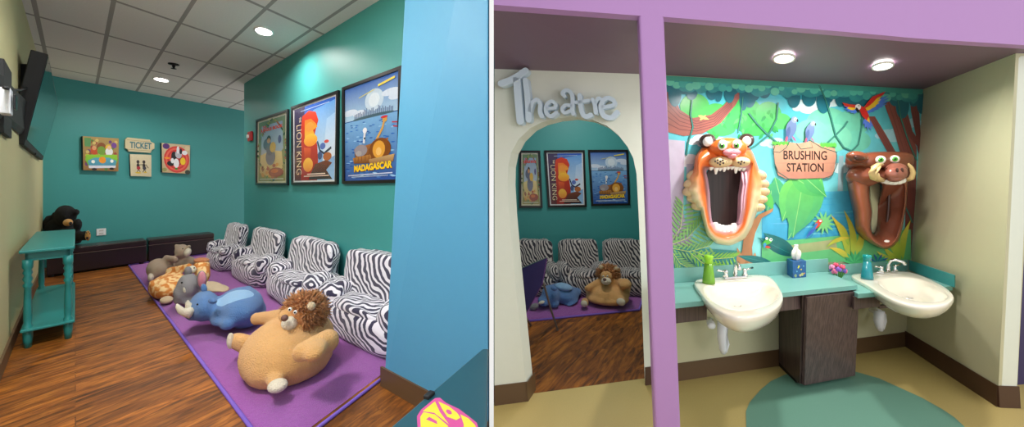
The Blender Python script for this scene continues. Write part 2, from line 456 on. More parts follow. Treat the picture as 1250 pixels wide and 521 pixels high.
# arch wall with its opening
hole = [(644, 489.4), (639, 440), (633, 380), (627, 320), (622, 262), (620, 225), (620.5, 203), (624, 186), (633, 170), (647, 156.5), (662, 149), (681, 144.2), (701, 142.4), (723, 145.8), (741, 153.5), (755, 165), (766, 179), (773, 193), (777, 212), (780, 270), (783.5, 370), (787.3, 468.6)]
L = [(603.5, 494), (603, 84)]; 
AR0 = at_floor_px(A0, ua, 806); 
hp = [PLA.hit(*p) for p in hole]; hp[0] = up(hp[0], 0); hp[-1] = up(hp[-1], 0)
outer = [AR0, up(AR0, ZA2), up(A0, ZA), A0]
ring = outer+hp
tr = tessellate_polygon([ring])
ex = dR*.13
n = len(ring)
b = MB(); b.add(ring+[p+ex for p in ring], [tuple(t) for t in tr]+[tuple(n+i for i in reversed(t)) for t in tr]+[(i, (i+1) % n, n+(i+1) % n, n+i) for i in range(n)])
struct(b.build('wall_arch', M['cream']))
# baseboards
def baseb(name, p, q, h, nrm, m, t=.012):
    b = MB(); n_ = Vector(nrm)*t
    b.hexa([p, q, q+n_, p+n_], [up(p, h), up(q, h), up(q+n_*.5, h), up(p+n_*.5, h)]); return struct(b.build(name, m))
baseb('baseboard_arch', A0, hp[0]+ua*.0, .125, PLA.n, M['base'])
baseb('baseboard_jamb', hp[0]+PLA.n*.012-ua*.01, hp[0]+ex, .125, Vector((ua.x, ua.y, 0)), M['base'])
baseb('baseboard_arch_right', hp[-1], AR0, .125, PLA.n, M['basedark'])
baseb('baseboard_mural', mw0, C0, .125, PLM.n, M['base'])
sn = Vector((-.9, -.4, 0)).normalized()
baseb('baseboard_side', C0, RW, .135, sn, M['basedark'])
baseb('baseboard_end', RW, jb, .135, Vector((0, -1, 0)), M['basedark'])
# soffit, fascia, pillar
def fz(x, y, z): return W(x, y, F*(z-H)/(HY-y))
s0 = fz(602, 4.5, ZA); s1 = fz(780, 18, 2.205); s2 = fz(811, 19.5, 2.21); s3 = fz(900, 27, 2.22); s4 = fz(1020, 37, 2.235); s5 = fz(1120, 46, 2.245); s6 = fz(1247, 54, 2.255)
s6b = s6+(s6-s5)*.35
front = [s0, s1, s2, s3, s4, s5, s6, s6b]
back = [up(A0, ZA), up(AR0, ZA2), up(mw0, ZMl), PLM.hit(900, 96.6), PLM.hit(1000, 102), Ctop, RWt, RWt+Vector((.5, -.1, 0))]
back = [p+(p-q).normalized()*.0 for p, q in zip(back, front)]
v = front+back; nf = len(front)
b = MB(); f = [(i, i+1, nf+i+1, nf+i) for i in range(nf-1)]
b.add(v, f); b.add([p+Vector((0, 0, .02)) for p in v], f)
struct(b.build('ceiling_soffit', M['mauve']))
th_ = Vector((0, .05, 0))
for nm, pts in (('trim_1', front),):
    b = MB(); v = []; 
    for p in pts: v += [p-Z*.004, up(p, ZC), up(p, ZC)+th_, p-Z*.004+th_]
    f = []
    for i in range(len(pts)-1):
        for k in range(4): f.append((i*4+k, i*4+(k+1) % 4, (i+1)*4+(k+1) % 4, (i+1)*4+k))
    f += [(0, 1, 2, 3), tuple(4*(len(pts)-1)+k for k in (3, 2, 1, 0))]
    b.add(v, f); struct(b.build(nm, M['purple']))
dP = s1.y
pt = [W(780, 18, dP), W(811, 19.5, s2.y), ]
sc = lambda x, d: Vector(((x-CX)/F*d, d, 0))
b = MB(); pb0, pb1 = sc(803, dP), sc(834, s2.y); dv = Vector((.02, .09, 0))
b.hexa([pb0, pb1, pb1+dv, pb0+dv], [up(W(779, 0, dP), 2.3), up(W(810, 0, s2.y), 2.3), up(W(810, 0, s2.y)+dv, 2.3), up(W(779, 0, dP)+dv, 2.3)])
struct(b.build('trim_2', M['purple'], bevel=.016, seg=3))
# floors
tha, thb = G(652, 480), G(788, 461.5)
floorpoly('floor_vinyl', [PT(-.4), PT(2.42), tha, thb, thb+(thb-tha)*.1, mw0+bk, C0+bk, C0+Vector((3.5, .5, 0)), Vector((4.8, -.4, 0))], M['vinyl'])
thL = Vector((PT(2.42).x, 2.40, 0))
floorpoly('floor_theatre', [thL, PT(6.5), Vector((3.0, 6.5, 0)), thb+(thb-tha)*.1+Vector((1.6, .4, 0)), thb+(thb-tha)*.1, thb, tha], M['wood'], z=0.0, basis=(dirvp(900), Vector((1, .1, 0)).normalized()))
blob = [(911, 521), (910.5, 502), (915, 491), (921, 484), (929, 475), (941, 465), (958, 457), (985, 451.5), (1013, 450.5), (1043, 453), (1073, 461.5), (1100, 473.7), (1125, 485), (1150, 499), (1165, 509), (1178, 521), (1230, 600), (1100, 760), (905, 640)]
struct(meshobj('floor_inlay', [G(x, y, .002) for x, y in blob], [tuple(range(len(blob)))], M['vinylteal']))
# theatre beyond the arch
TB = 5.42; zt = 2.9
wall('wall_theatre_back', Vector((-.30, TB, 0)), Vector((2.35, TB, 0)), 0, zt, Vector((0, .1, 0)), M['teal'])
wall('wall_theatre_right', Vector((2.3, 3.15, 0)), Vector((2.3, TB, 0)), 0, zt, Vector((.1, 0, 0)), M['teal'])
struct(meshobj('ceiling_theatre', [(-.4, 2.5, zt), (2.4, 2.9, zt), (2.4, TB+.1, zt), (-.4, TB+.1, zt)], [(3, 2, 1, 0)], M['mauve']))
wall('wall_theatre_left', PT(2.55)+pn*.012, PT(5.4)+pn*.012, 0, zt, pn*.02, M['teal'])
PLT = Plane(Vector((0, TB, 0)), Vector((1, 0, 0)))

# ================================================================ lamps
def area(name, loc, size, power, rot=(0, 0, 0), col=(1, 1, 1), spread=math.pi, sy=None):
    l = bpy.data.lights.new(name, 'AREA'); l.shape = 'DISK' if sy is None else 'RECTANGLE'; l.size = size
    if sy: l.size_y = sy
    l.energy = power; l.color = col; l.spread = spread
    o = bpy.data.objects.new(name, l); o.location = loc; o.rotation_euler = rot; COL.objects.link(o); return o
def downlight(px, py, z, r, label, group, power, a=Vector((1, 0, 0)), c=Vector((0, 1, 0)), col=(1, .96, .9), spread=2.75):
    p = fz(px, py, z) if py < HY else None
    t = thing('recessed_downlight', label, 'ceiling light', p, group)
    b = MB(); b.loft([[p+(a*math.cos(k*math.pi/12)+c*math.sin(k*math.pi/12))*rr-Z*zz for k in range(24)] for rr, zz in ((r*.82, .002), (r*.86, .012), (r, .010), (r*1.02, .0))], caps=False)
    b.build('trim_ring', M['ring'], t, True)
    b = MB(); b.lathe(p-Z*.006, [(r*.84, 0), (r*.84, .003)], 24, e1=a, e2=c); b.build('lens', M['lamp'], t)
    area('downlight_and_fill', p-Z*.03, r*1.5, power, col=col, spread=spread)
    return p
# ================================================================ LEFT ROOM things
G_DL = None
downlight(322, 38, ZC, .115, 'lit round downlight in the tiled ceiling, the larger one nearest the posters', None, PW_L, dB, dS*1.25)
downlight(197, 97, ZC, .125, 'small lit round downlight in the tiled ceiling just in front of the far wall', None, PW_L, dB, dS*1.25)
# sprinkler
p = fz(212, 78, ZC); t = thing('sprinkler_head', 'small dark sprinkler hanging from the tiled ceiling beside the farther downlight', 'sprinkler', p)
b = MB(); b.lathe(p, [(.07, 0), (.07, -.012), (.03, -.02)], 16); b.build('escutcheon', M['black'], t, True)
b = MB(); b.lathe(p-Z*.018, [(.022, 0), (.02, -.03), (.012, -.05), (.035, -.055), (.035, -.06)], 12); b.build('nozzle', M['black'], t, True)

# ---- television on the left wall
A_, B_, D_, C_ = W(59, 66, 3.72), W(71, 127, 5.75), W(29.5, 177, 3.72), W(52, 195.5, 5.75)
t = thing('television', 'black flat screen television tilted down high on the left wall', 'television', (A_+D_)/2)
nv = (B_-A_).cross(D_-A_).normalized()
if nv.dot(Vector((0, 0, H))-A_) < 0: nv = -nv
ins = lambda k: [A_+(B_-A_)*k*.3+(D_-A_)*k, B_-(B_-A_)*k*.3+(C_-B_)*k, C_-(C_-D_)*k*.3-(C_-B_)*k*2.2, D_+(C_-D_)*k*.3-(D_-A_)*k*2.2]
bkv = -nv*.11
b = MB(); b.hexa([A_, B_, C_, D_], [p+bkv for p in (A_, B_, C_, D_)])
cc = (A_+B_+C_+D_)/4
b.hexa([cc+(p-cc)*.82+bkv for p in (A_, B_, C_, D_)], [cc+(p-cc)*.74+bkv*2.6 for p in (A_, B_, C_, D_)])
b.build('housing', M['black'], t, bevel=.008)
q4 = ins(.03); b = MB(); b.hexa([p+nv*.0005 for p in q4], [p+nv*.004 for p in q4]); b.build('screen', M['screen'], t)
b = MB(); m_ = (C_+D_)/2; b.cbox(m_+nv*.004-(C_-B_).normalized()*-.0, (C_-D_)*.05, nv*.012, (B_-C_).normalized()*-.03); b.build('sensor_bar', M['black'], t)
# bracket and cable
t = thing('television_bracket', 'black steel swing arm bracket holding the television on the cream wall', 'wall bracket', PLL.hit(8, 112))
w1 = PLL.hit(2, 110, .02); w2 = PLL.hit(14, 150, .02); tv = cc+bkv*2.6+(D_-A_)*.15-(B_-A_)*.25
b = MB(); b.hexa([W(-3, 86, 2.6), W(5, 94, 2.72), W(6, 138, 2.74), W(-3, 142, 2.6)], [W(14, 108, 3.2), W(22, 113, 3.36), W(22, 152, 3.36), W(15, 156, 3.22)]); b.hexa([W(14, 108, 3.2), W(22, 113, 3.36), W(22, 152, 3.36), W(15, 156, 3.22)], [W(27, 132, 3.66), W(38, 128, 3.85), W(33, 160, 3.85), W(24, 164, 3.62)]); b.build('arm', M['black'], t, bevel=.0)
b = MB(); q = PLL.hit(8, 125, .01); b.cbox(q+dS*.1, dS*.5, PLL.n*.03, Z*.55); b.build('wall_plate', M['black'], t, bevel=.004)
q = PLL.hit(7, 124, .05)
t = thing('junction_box', 'small pale grey cable box on the cream wall behind the television arm', 'cable box', q)
b = MB(); b.cbox(q, dS*.14, PLL.n*.05, Z*.18); b.build('box', M['pvc'], t, bevel=.006)
b = MB(); b.cbox(q+PLL.n*.04, dS*.1, PLL.n*.012, Z*.1); b.build('connector', M['frame'], t, bevel=.003)
b = MB(); pts = [PLL.hit(6, 107, .08), W(14, 109, 3.15), W(22, 110, 3.4), W(30, 108, 3.62), W(37, 103, 3.85), cc+bkv*2.5+Z*.1]
b.tube(pts, .012, 8); o = b.build('television_cable', M['black'], None, True); tag(o, 'thin black cable looping from the cable box to the television', 'cable')

# ---- pictures on the back wall
def quadmap(c):
    """unit coordinates on a flat panel; c = TL, TR, BR, BL in the world"""
    nn = (c[1]-c[0]).cross(c[3]-c[0]).normalized()
    if nn.dot(Vector((0, 0, H))-c[0]) < 0: nn = -nn
    return (lambda x, y, l: c[0]*(1-x)*(1-y)+c[1]*x*(1-y)+c[2]*x*y+c[3]*(1-x)*y+nn*l), nn
def panel(t, name, pl, px, depth, m, bevel=.003):
    c = [pl.hit(x, y, depth) for x, y in px]
    b = MB(); b.hexa([p-pl.n*depth for p in c], c); b.build(name, m, t, bevel=bevel)
    return quadmap([p+pl.n*.0012 for p in c])
# 1 cartoon van stand-in
px = [(101, 166), (145, 169), (144.5, 209), (101.5, 207.5)]
t = thing('square_canvas', 'square canvas print of a green and blue van, left of the ticket sign', 'wall art', PLB.hit(101, 207))
mp, _ = panel(t, 'stretcher', PLB, px, .07, M['frame'])
P_ = Print(mp)
P_.poly([(0, 0), (1, 0), (1, 1), (0, 1)], (178, 150, 90), (150, 110, 60))
for i in range(46):
    P_.ell(random.random()*.9+.05, random.random()*.9+.05, .05, .05, random.choice([(150, 90, 50), (200, 170, 60), (110, 70, 120), (90, 130, 60), (215, 190, 110), (160, 70, 60)]), n=8)
P_.poly([(.04, .04), (.22, .04), (.2, .3), (.05, .3)], (92, 150, 90))
for x, y, r, c in ((.3, .42, .1, (200, 80, 40)), (.3, .33, .06, (224, 160, 110)), (.5, .3, .13, (140, 80, 40)), (.5, .4, .12, (120, 160, 60)), (.7, .3, .09, (230, 190, 60)), (.72, .42, .11, (235, 235, 235)), (.72, .3, .055, (235, 190, 150)), (.86, .22, .08, (120, 70, 150))):
    P_.ell(x, y, r, r*1.1, c)
P_.poly([(.08, .54), (.95, .5), (.97, .68), (.9, .86), (.15, .88), (.06, .7)], (150, 205, 50), (110, 190, 60))
P_.poly([(.12, .72), (.3, .62), (.72, .6), (.94, .68), (.9, .88), (.18, .92)], (90, 170, 190), (70, 140, 170))
P_.poly([(.14, .86), (.92, .83), (.91, .9), (.16, .94)], (225, 225, 235))
P_.ell(.53, .68, .1, .1, (240, 150, 30))
P_.ell(.27, .74, .05, .05, (250, 250, 240)); P_.ell(.8, .7, .05, .05, (250, 250, 240))
P_.ell(.3, .96, .07, .035, (25, 22, 25)); P_.ell(.8, .93, .07, .035, (25, 22, 25))
P_.build('picture', M['canvas'], t)
# 2 ticket sign
t = thing('ticket_sign', 'cream ticket shaped wall sign with notched corners reading TICKET', 'sign', PLB.hit(153, 184))
px = [(153, 170.5), (156, 167.7), (183, 170.5), (184, 173), (188.5, 175), (188.5, 181.5), (185, 183), (184, 186.5), (157, 184.7), (156, 182), (152.8, 180.5)]
c = [PLB.hit(x, y, .05) for x, y in px]
b = MB(); b.prism([p-PLB.n*.04 for p in c], PLB.n*.04); b.build('board', mat('cream sign board', (214, 200, 160), .6, noise_amt=.05), t)
P_ = Print(lambda x, y, l: PLB.hit(x, y, .052+l))
P_.text('TICKET', (158.5, 180.6), (26.5, 1.8), (0, -8), (70, 120, 130), .03)
P_.line([(155, 170.5), (183, 173.2)], .5, (170, 150, 110)); P_.line([(156, 182.3), (184, 184.2)], .5, (170, 150, 110))
P_.build('lettering', M['canvas'], t)
# 3 small cream print (two figures: generic)
px = [(158.5, 188), (184.7, 189), (184.7, 215.5), (159.5, 214.7)]
t = thing('small_canvas', 'small cream square print of dancing figures hung below the ticket sign', 'wall art', PLB.hit(160, 214))
mp, _ = panel(t, 'stretcher', PLB, px, .05, M['frame'])
P_ = Print(mp); P_.poly([(0, 0), (1, 0), (1, 1), (0, 1)], (218, 206, 172), (206, 194, 158))
for x, c2 in ((.36, (170, 40, 50)), (.64, (60, 60, 70))):
    P_.ell(x, .34, .07, .08, (60, 50, 50)); P_.ell(x, .52, .07, .11, (40, 34, 36)); P_.ell(x+.02, .62, .09, .08, c2)
    P_.line([(x, .7), (x-.06, .82)], .03, (40, 34, 36)); P_.line([(x+.02, .7), (x+.1, .8)], .03, (40, 34, 36))
P_.line([(.36, .48), (.64, .46)], .03, (40, 34, 36)); P_.line([(.72, .45), (.86, .62)], .03, (40, 34, 36))
P_.ell(.36, .84, .14, .035, (214, 180, 40)); P_.ell(.7, .81, .08, .03, (214, 180, 40))
P_.build('picture', M['canvas'], t)
# 4 red canvas
px = [(197.3, 174.3), (232, 177.3), (231.5, 212), (198, 210.3)]
t = thing('square_canvas', 'square canvas print with red rings, right of the ticket sign', 'wall art', PLB.hit(198, 210))
mp, _ = panel(t, 'stretcher', PLB, px, .07, M['frame'])
P_ = Print(mp); P_.poly([(0, 0), (1, 0), (1, 1), (0, 1)], (208, 186, 150), (196, 170, 130))
for x, y, r, c in ((.15, .1, .12, (90, 50, 120)), (.9, .12, .1, (222, 200, 160)), (.08, .9, .08, (150, 150, 90)), (.92, .95, .1, (60, 70, 60))): P_.ell(x, y, r, r*.8, c)
for r, c in ((.46, (214, 62, 58)), (.4, (232, 104, 84)), (.34, (212, 50, 50)), (.28, (228, 90, 76)), (.22, (180, 30, 36))): P_.ell(.52, .53, r, r, c)
for x, y, rx, ry, c in ((.3, .68, .13, .09, (30, 30, 36)), (.18, .5, .1, .035, (244, 150, 40)), (.42, .42, .1, .16, (30, 30, 36)), (.58, .35, .12, .14, (190, 190, 200)), (.56, .2, .05, .13, (235, 235, 240)), (.66, .24, .05, .1, (30, 30, 40)), (.5, .66, .1, .16, (236, 236, 240)), (.74, .58, .1, .13, (246, 206, 40)), (.36, .58, .06, .09, (236, 236, 240)), (.8, .28, .1, .08, (240, 240, 244)), (.5, .85, .06, .03, (60, 150, 60))):
    P_.ell(x, y, rx, ry, c)
P_.build('picture', M['canvas'], t)
# outlet
q = PLB.hit(123.5, 283, .01)
def outlet(q, pl, w, h, label, m=M['white']):
    t = thing('wall_outlet', label, 'outlet', q)
    b = MB(); b.cbox(q, pl.u*w, pl.n*.015, Z*h); b.build('cover_plate', m, t, bevel=.003)
    b = MB()
    for s in (-.22, .22): b.cbox(q+pl.n*.009+Z*h*s, pl.u*w*.45, pl.n*.004, Z*h*.26)
    b.build('socket', mat('socket face', (208, 206, 200), .5), t, bevel=.001)
outlet(q, PLB, .13, .13, 'white double outlet on the teal wall above the ottoman')
# ---- framed posters
def poster(pl, px, label, art, fr=.035, depth=.03, group=None):
    t = thing('framed_poster', label, 'poster', pl.hit(*px[3]), group)
    c = [pl.hit(x, y, depth) for x, y in px]; i_ = []
    ce = sum(c, Vector())/4
    wu = (c[1]-c[0]).length; hu = (c[3]-c[0]).length
    ux = (c[1]-c[0]).normalized(); uy = (c[3]-c[0]).normalized(); dx = (c[2]-c[3]).normalized()
    fx = fr*(1.6 if pl is PLP else 1)
    i_ = [c[0]+ux*fx+uy*fr, c[1]-ux*fx+uy*fr, c[2]-dx*fx-uy*fr, c[3]+dx*fx-uy*fr]
    b = MB(); n = pl.n
    for a in range(4):
        a2 = (a+1) % 4; b.hexa([c[a]-n*depth*.95, c[a2]-n*depth*.95, i_[a2]-n*depth*.95, i_[a]-n*depth*.95], [c[a], c[a2], i_[a2], i_[a]])
    b.build('frame', M['frame'], t)
    mp, nn = quadmap([p-n*(depth*.5) for p in i_])
    P_ = Print(mp); art(P_); P_.build('print', M['print'], t)
    return t
def art_jungle(P):
    P.poly([(0, 0), (1, 0), (1, 1), (0, 1)], (214, 206, 190), (206, 196, 160))
    P.poly([(.05, .03), (.95, .03), (.95, .97), (.05, .97)], (104, 128, 100), (150, 140, 70))
    P.poly([(.16, .1), (.86, .1), (.88, .5), (.8, .56), (.5, .52), (.14, .58)], (140, 160, 190), (176, 188, 200)); P.poly([(.12, .56), (.5, .5), (.84, .54), (.9, .86), (.5, .92), (.1, .84)], (226, 204, 140), (206, 166, 96))
    rr = random.Random(3)
    for i in range(70):
        a = rr.random()*6.28; x, y = .5+.43*math.cos(a), .5+.46*math.sin(a)
        P.leaf((x, y), (x+.12*math.cos(a*3), y+.06*math.sin(a*2)), .035, rr.choice([(74, 110, 70), (96, 130, 80), (140, 150, 80), (60, 86, 66), (150, 90, 60)]), n=4)
    P.text('THE', (.2, .145), (.14, 0), (0, -.04), (214, 70, 50), .03)
    P.text('JUNGLE BOOK', (.12, .21), (.76, 0), (0, -.065), (222, 66, 44), .05)
    P.ell(.36, .4, .13, .09, (86, 92, 116)); P.ell(.48, .6, .16, .13, (110, 112, 130)); P.ell(.46, .48, .12, .1, (96, 98, 118))
    P.ell(.56, .46, .1, .08, (216, 170, 60)); P.ell(.42, .32, .07, .05, (60, 44, 40)); P.ell(.42, .35, .06, .04, (200, 140, 96)); P.ell(.78, .36, .05, .06, (86, 80, 130))
    for i in range(14): P.ell(.15+rr.random()*.7, .72+rr.random()*.2, .05, .025, rr.choice([(180, 100, 60), (210, 150, 70), (170, 80, 60), (226, 200, 130)]))
    P.ell(.66, .84, .24, .07, (156, 70, 46)); P.ell(.62, .82, .12, .03, (206, 110, 50))
    P.line([(.1, .94), (.9, .94)], .012, (220, 214, 190))
def art_lion(P):
    P.poly([(0, 0), (1, 0), (1, 1), (0, 1)], (226, 226, 232), (214, 214, 214))
    P.poly([(.03, .02), (.97, .02), (.97, .98), (.03, .98)], (36, 84, 176), (150, 190, 226))
    P.poly([(.5, .1), (.97, .05), (.97, .5), (.6, .72), (.5, .5)], (90, 150, 214), (200, 222, 240))
    P.poly([(.8, .25), (.97, .2), (.97, .7), (.72, .75)], (150, 190, 232), (226, 232, 240))
    P.poly([(.03, .02), (.3, .02), (.22, .98), (.03, .98)], (60, 50, 90), (90, 30, 30))
    P.poly([(.24, .14), (.4, .09), (.56, .13), (.62, .24), (.54, .4), (.6, .55), (.62, .74), (.6, .98), (.2, .98), (.22, .6), (.2, .3)], (214, 60, 34), (150, 30, 24))
    P.poly([(.3, .2), (.45, .2), (.56, .27), (.6, .32), (.5, .35), (.54, .42), (.46, .47), (.3, .44)], (236, 116, 40), (246, 190, 60))
    P.ell(.44, .47, .16, .08, (248, 190, 60), (240, 140, 40)); P.ell(.42, .3, .1, .06, (244, 150, 60))
    P.poly([(.28, .55), (.45, .57), (.44, .72), (.3, .72)], (224, 90, 40), (180, 50, 30))
    P.ell(.38, .78, .12, .09, (246, 190, 70), (226, 130, 50))
    P.poly([(.46, .88), (.55, .78), (.8, .74), (.92, .78), (.8, .86), (.93, .97), (.4, .97)], (120, 60, 40), (40, 24, 34))
    P.line([(.6, .5), (.66, .62), (.75, .66), (.9, .6)], .03, (40, 44, 80)); P.ell(.72, .57, .06, .04, (90, 110, 180)); P.ell(.8, .52, .05, .02, (210, 70, 60)); P.ell(.82, .7, .09, .05, (170, 96, 50)); P.ell(.66, .68, .05, .05, (70, 80, 120))
    P.text('THE', (.16, .14), (0, .07), (.045, 0), (240, 226, 190), .02)
    P.text('LION KING', (.09, .24), (0, .66), (.13, 0), (246, 226, 180), -.012)
    P.line([(.36, .9), (.78, .9)], .012, (240, 220, 200)); P.line([(.28, .925), (.86, .925)], .012, (230, 200, 180)); P.line([(.2, .07), (.85, .06)], .008, (170, 190, 220))
def art_sea(P):
    P.poly([(0, 0), (1, 0), (1, 1), (0, 1)], (50, 90, 160), (30, 60, 120))
    P.poly([(.0, .0), (1, 0), (1, .36), (0, .36)], (60, 100, 176), (170, 200, 224))
    P.ell(.58, .2, .17, .11, (190, 208, 226), n=26); P.ell(.58, .2, .1, .07, (214, 224, 234))
    for x, y, r in ((.1, .27, .16), (.3, .3, .13), (.86, .17, .15), (.95, .22, .12)): P.ell(x, y, r, .035, (206, 216, 232))
    rr = random.Random(5)
    for i in range(30):
        x = .2+i*.024; h = .03+.06*rr.random()*math.exp(-((x-.55)/.25)**2)+.01; P.poly([(x, .35-h), (x+.014, .35-h), (x+.014, .36), (x, .36)], (90, 104, 140))
    P.ell(.55, .36, .38, .02, (70, 96, 110))
    P.poly([(0, .37), (1, .37), (1, 1), (0, 1)], (120, 170, 216), (24, 70, 150), lo=.37, hi=.7)
    for i in range(110):
        y = .4+.57*rr.random(); x = rr.random()*.9; P.leaf((x, y), (x+.06+.06*(y-.3), y+.004), .006+.01*y, rr.choice([(60, 120, 200), (150, 196, 232), (30, 80, 160), (40, 100, 186)]), n=3)
    P.line([(.62, .62), (.74, .5), (.77, .43)], .03, (214, 160, 80)); P.ell(.78, .42, .04, .025, (214, 160, 80)); P.ell(.77, .395, .06, .012, (196, 40, 50))
    P.line([(.4, .62), (.42, .5)], .04, (220, 220, 226)); P.line([(.4, .57), (.43, .57)], .02, (50, 50, 60)); P.ell(.42, .49, .04, .03, (232, 232, 236))
    P.poly([(.2, .67), (.84, .6), (.82, .78), (.26, .8)], (170, 110, 56), (120, 70, 36))
    P.poly([(.18, .76), (.55, .74), (.53, .83), (.2, .82)], (190, 126, 60), (110, 66, 34))
    for k in range(9): P.line([(.22+.07*k, .68), (.22+.07*k, .8)], .008, (96, 56, 30))
    P.ell(.34, .69, .13, .06, (150, 140, 146)); P.ell(.3, .72, .06, .03, (170, 160, 160))
    P.ell(.7, .7, .19, .11, (130, 74, 30), n=26); P.ell(.68, .7, .11, .085, (226, 160, 60)); P.ell(.68, .72, .05, .04, (240, 190, 110))
    P.poly([(.5, .79), (.95, .76), (.93, .83), (.52, .84)], (196, 160, 110), (140, 96, 60))
    P.text('MADAGASCAR', (.2, .915), (.72, -.02), (0, -.075), (130, 60, 20), .09)
    P.text('MADAGASCAR', (.205, .91), (.71, -.02), (0, -.07), (250, 206, 40), .05)
    P.line([(.08, .945), (.92, .935)], .01, (200, 210, 230)); P.line([(.15, .962), (.85, .957)], .008, (160, 180, 210)); P.line([(.3, .14), (.6, .1)], .008, (220, 210, 120)); P.line([(.66, .075), (.94, .045)], .02, (230, 210, 80))
    P.line([(.9, .46), (.99, .47)], .012, (190, 50, 70)); P.line([(.92, .5), (.99, .51)], .012, (190, 50, 70))
SYNC = [(312, 146.5), (351, 133), (350.7, 226), (311.5, 225.7)]
poster(PLP, SYNC, 'framed green and tan jungle film poster, nearest the far corner of the long teal wall', art_jungle)
poster(PLP, [(354.8, 130.5), (412.5, 109.8), (411, 224.8), (355.2, 225.5)], 'framed film poster titled THE LION KING on the long teal wall between two others', art_lion)
poster(PLP, [(417, 107), (490, 79.5), (488, 223), (417.3, 224.5)], 'framed blue sea poster titled MADAGASCAR partly cut off by the sky blue wall', art_sea)
# fire alarm
q = PLP.hit(307, 166.5); 
t = thing('fire_alarm_strobe', 'small red fire alarm strobe on the corner of the teal wall beside the first poster', 'fire alarm', q)
b = MB(); b.cbox(q+PLP.n*.02, dS*.2, PLP.n*.04, Z*.17); b.build('housing', mat('red alarm plastic', (196, 30, 36), .4), t, bevel=.01)
b = MB(); b.cbox(q+PLP.n*.05-dS*.03, dS*.07, PLP.n*.03, Z*.06); b.build('strobe_lens', M['white'], t, bevel=.006)

# ---- ottomans
F0 = G(92, 334)
def ottoman(x0, x1, label):
    a = at_floor_px(F0, dB, x0); e = at_floor_px(F0, dB, x1)
    if x0 < 60: a = a+PLL.n*.03
    dep = -dS*.42; L = e-a; hh = .445
    t = thing('storage_ottoman', label, 'ottoman', a, 'dark leather ottomans along the far teal wall')
    b = MB(); i = L.normalized()*.015; b.box(a+Z*.03, L, dep, Z*(hh-.15)); b.build('body', M['leather'], t, bevel=.015, seg=3)
    b = MB(); b.box(a+Z*(hh-.115)+dS*.02, L, dep-dS*.02, Z*.105); b.build('lid', M['leather'], t, bevel=.025, seg=4)
    b = MB()
    nn = max(2, int(round(L.length/.55)))
    for k in range(1, nn): b.box(a+L*k/nn+Z*(hh-.012)+dS*.0, L.normalized()*.01, dep, Z*.006)
    b.box(a+Z*(hh-.12)+dS*.021, L, dS*.004, Z*.008)
    b.build('seam', M['stitch'], t)
    for s in (.04, .94):
        for r in (.1, .85):
            b = MB(); b.lathe(a+L*s+dep*r, [(.03, 0), (.035, .03)], 12); b.build('foot', M['black'], t)
    return t
ottoman(53, 179, 'long dark brown leather ottoman with the black bear on it, beside the teal table')
ottoman(181.5, 261.5, 'shorter dark brown leather ottoman on the right, ending at the zebra chairs')

# ---- console table
TZ = .86
NL, NR, FR, FL = [G(x, y, TZ) for x, y in ((22.5, 306.3), (91.3, 300.2), (91.8, 279.6), (46.5, 282.3))]
FL = NL+(FR-NR)
t = thing('console_table', 'teal painted wooden console table with turned legs and a lower shelf by the left wall', 'table', up((NL+FR)/2, 0))
e1 = NR-NL; e2 = FR-NR; eu1 = e1.normalized(); eu2 = e2.normalized()
b = MB(); b.box(NL-Z*.028, e1, e2, Z*.028); b.build('tabletop', M['furn'], t, bevel=.008)
i1, i2 = e1*.16, e2*.05
b = MB(); K = NL-Z*.028-Z*.075
b.box(K+i1*.6+i2*.6, e1-i1*1.2, eu2*.03, Z*.075); b.box(K+i1*.6+e2*.93, e1-i1*1.2, eu2*.03, Z*.075)
b.box(K+i1*.6+i2*.6, eu1*.02, e2*.9, Z*.075); b.box(K+e1-i1*.6-eu1*.02+i2*.6, eu1*.02, e2*.9, Z*.075)
b.build('apron', M['furn'], t, bevel=.002)
prof = [(.022, 0), (.027, .06), (.030, .10), (.030, .19), (.022, .205), (.026, .25), (.024, .40), (.02, .52), (.03, .545), (.02, .57), (.031, .60), (.021, .63), (.03, .655), (.022, .68), (.032, .70), (.032, .77)]
for sx in (.14, .87):
    for sy in (.04, .95):
        o_ = up(NL+e1*sx+e2*sy, 0)
        b = MB(); b.lathe(o_, prof, 16, e1=eu1*1.0, e2=eu2*1.6); b.build('leg', M['furn'], t, True)
b = MB(); sz = up(NL, .15); b.box(sz+e1*.02+e2*.005, e1*.98, e2*.99, Z*.022); b.build('lower_shelf', M['furn'], t, bevel=.006)

# ---- rug
def rug(name, pts, label, th=.018, m=M['rug']):
    t = thing(name, label, 'rug', up(pts[0], 0))
    c = sum(pts, Vector())/4
    b = MB(); N = 30; v = []; f = []
    for i in range(N+1):
        for j in range(N+1):
            s, r = i/N, j/N; p = pts[0]*(1-s)*(1-r)+pts[1]*s*(1-r)+pts[2]*s*r+pts[3]*(1-s)*r
            p = c+(p-c)*.985; e_ = (0 if i in (0, N) or j in (0, N) else th*(.85+.3*noise.noise(p*4)))
            v.append(up(p, e_+.002))
    for i in range(N):
        for j in range(N): f.append((i*(N+1)+j, (i+1)*(N+1)+j, (i+1)*(N+1)+j+1, i*(N+1)+j+1))
    b.add(v, f); b.build('pile', m, t, True)
    b = MB(); q = [up(p, .009) for p in pts]; 
    for a in range(4): b.tube([q[a], q[(a+1) % 4]], .012, 8)
    b.build('binding', M['rugedge'], t, True)
    return t
r0 = G(157, 324); r1d = -dirvp(86)
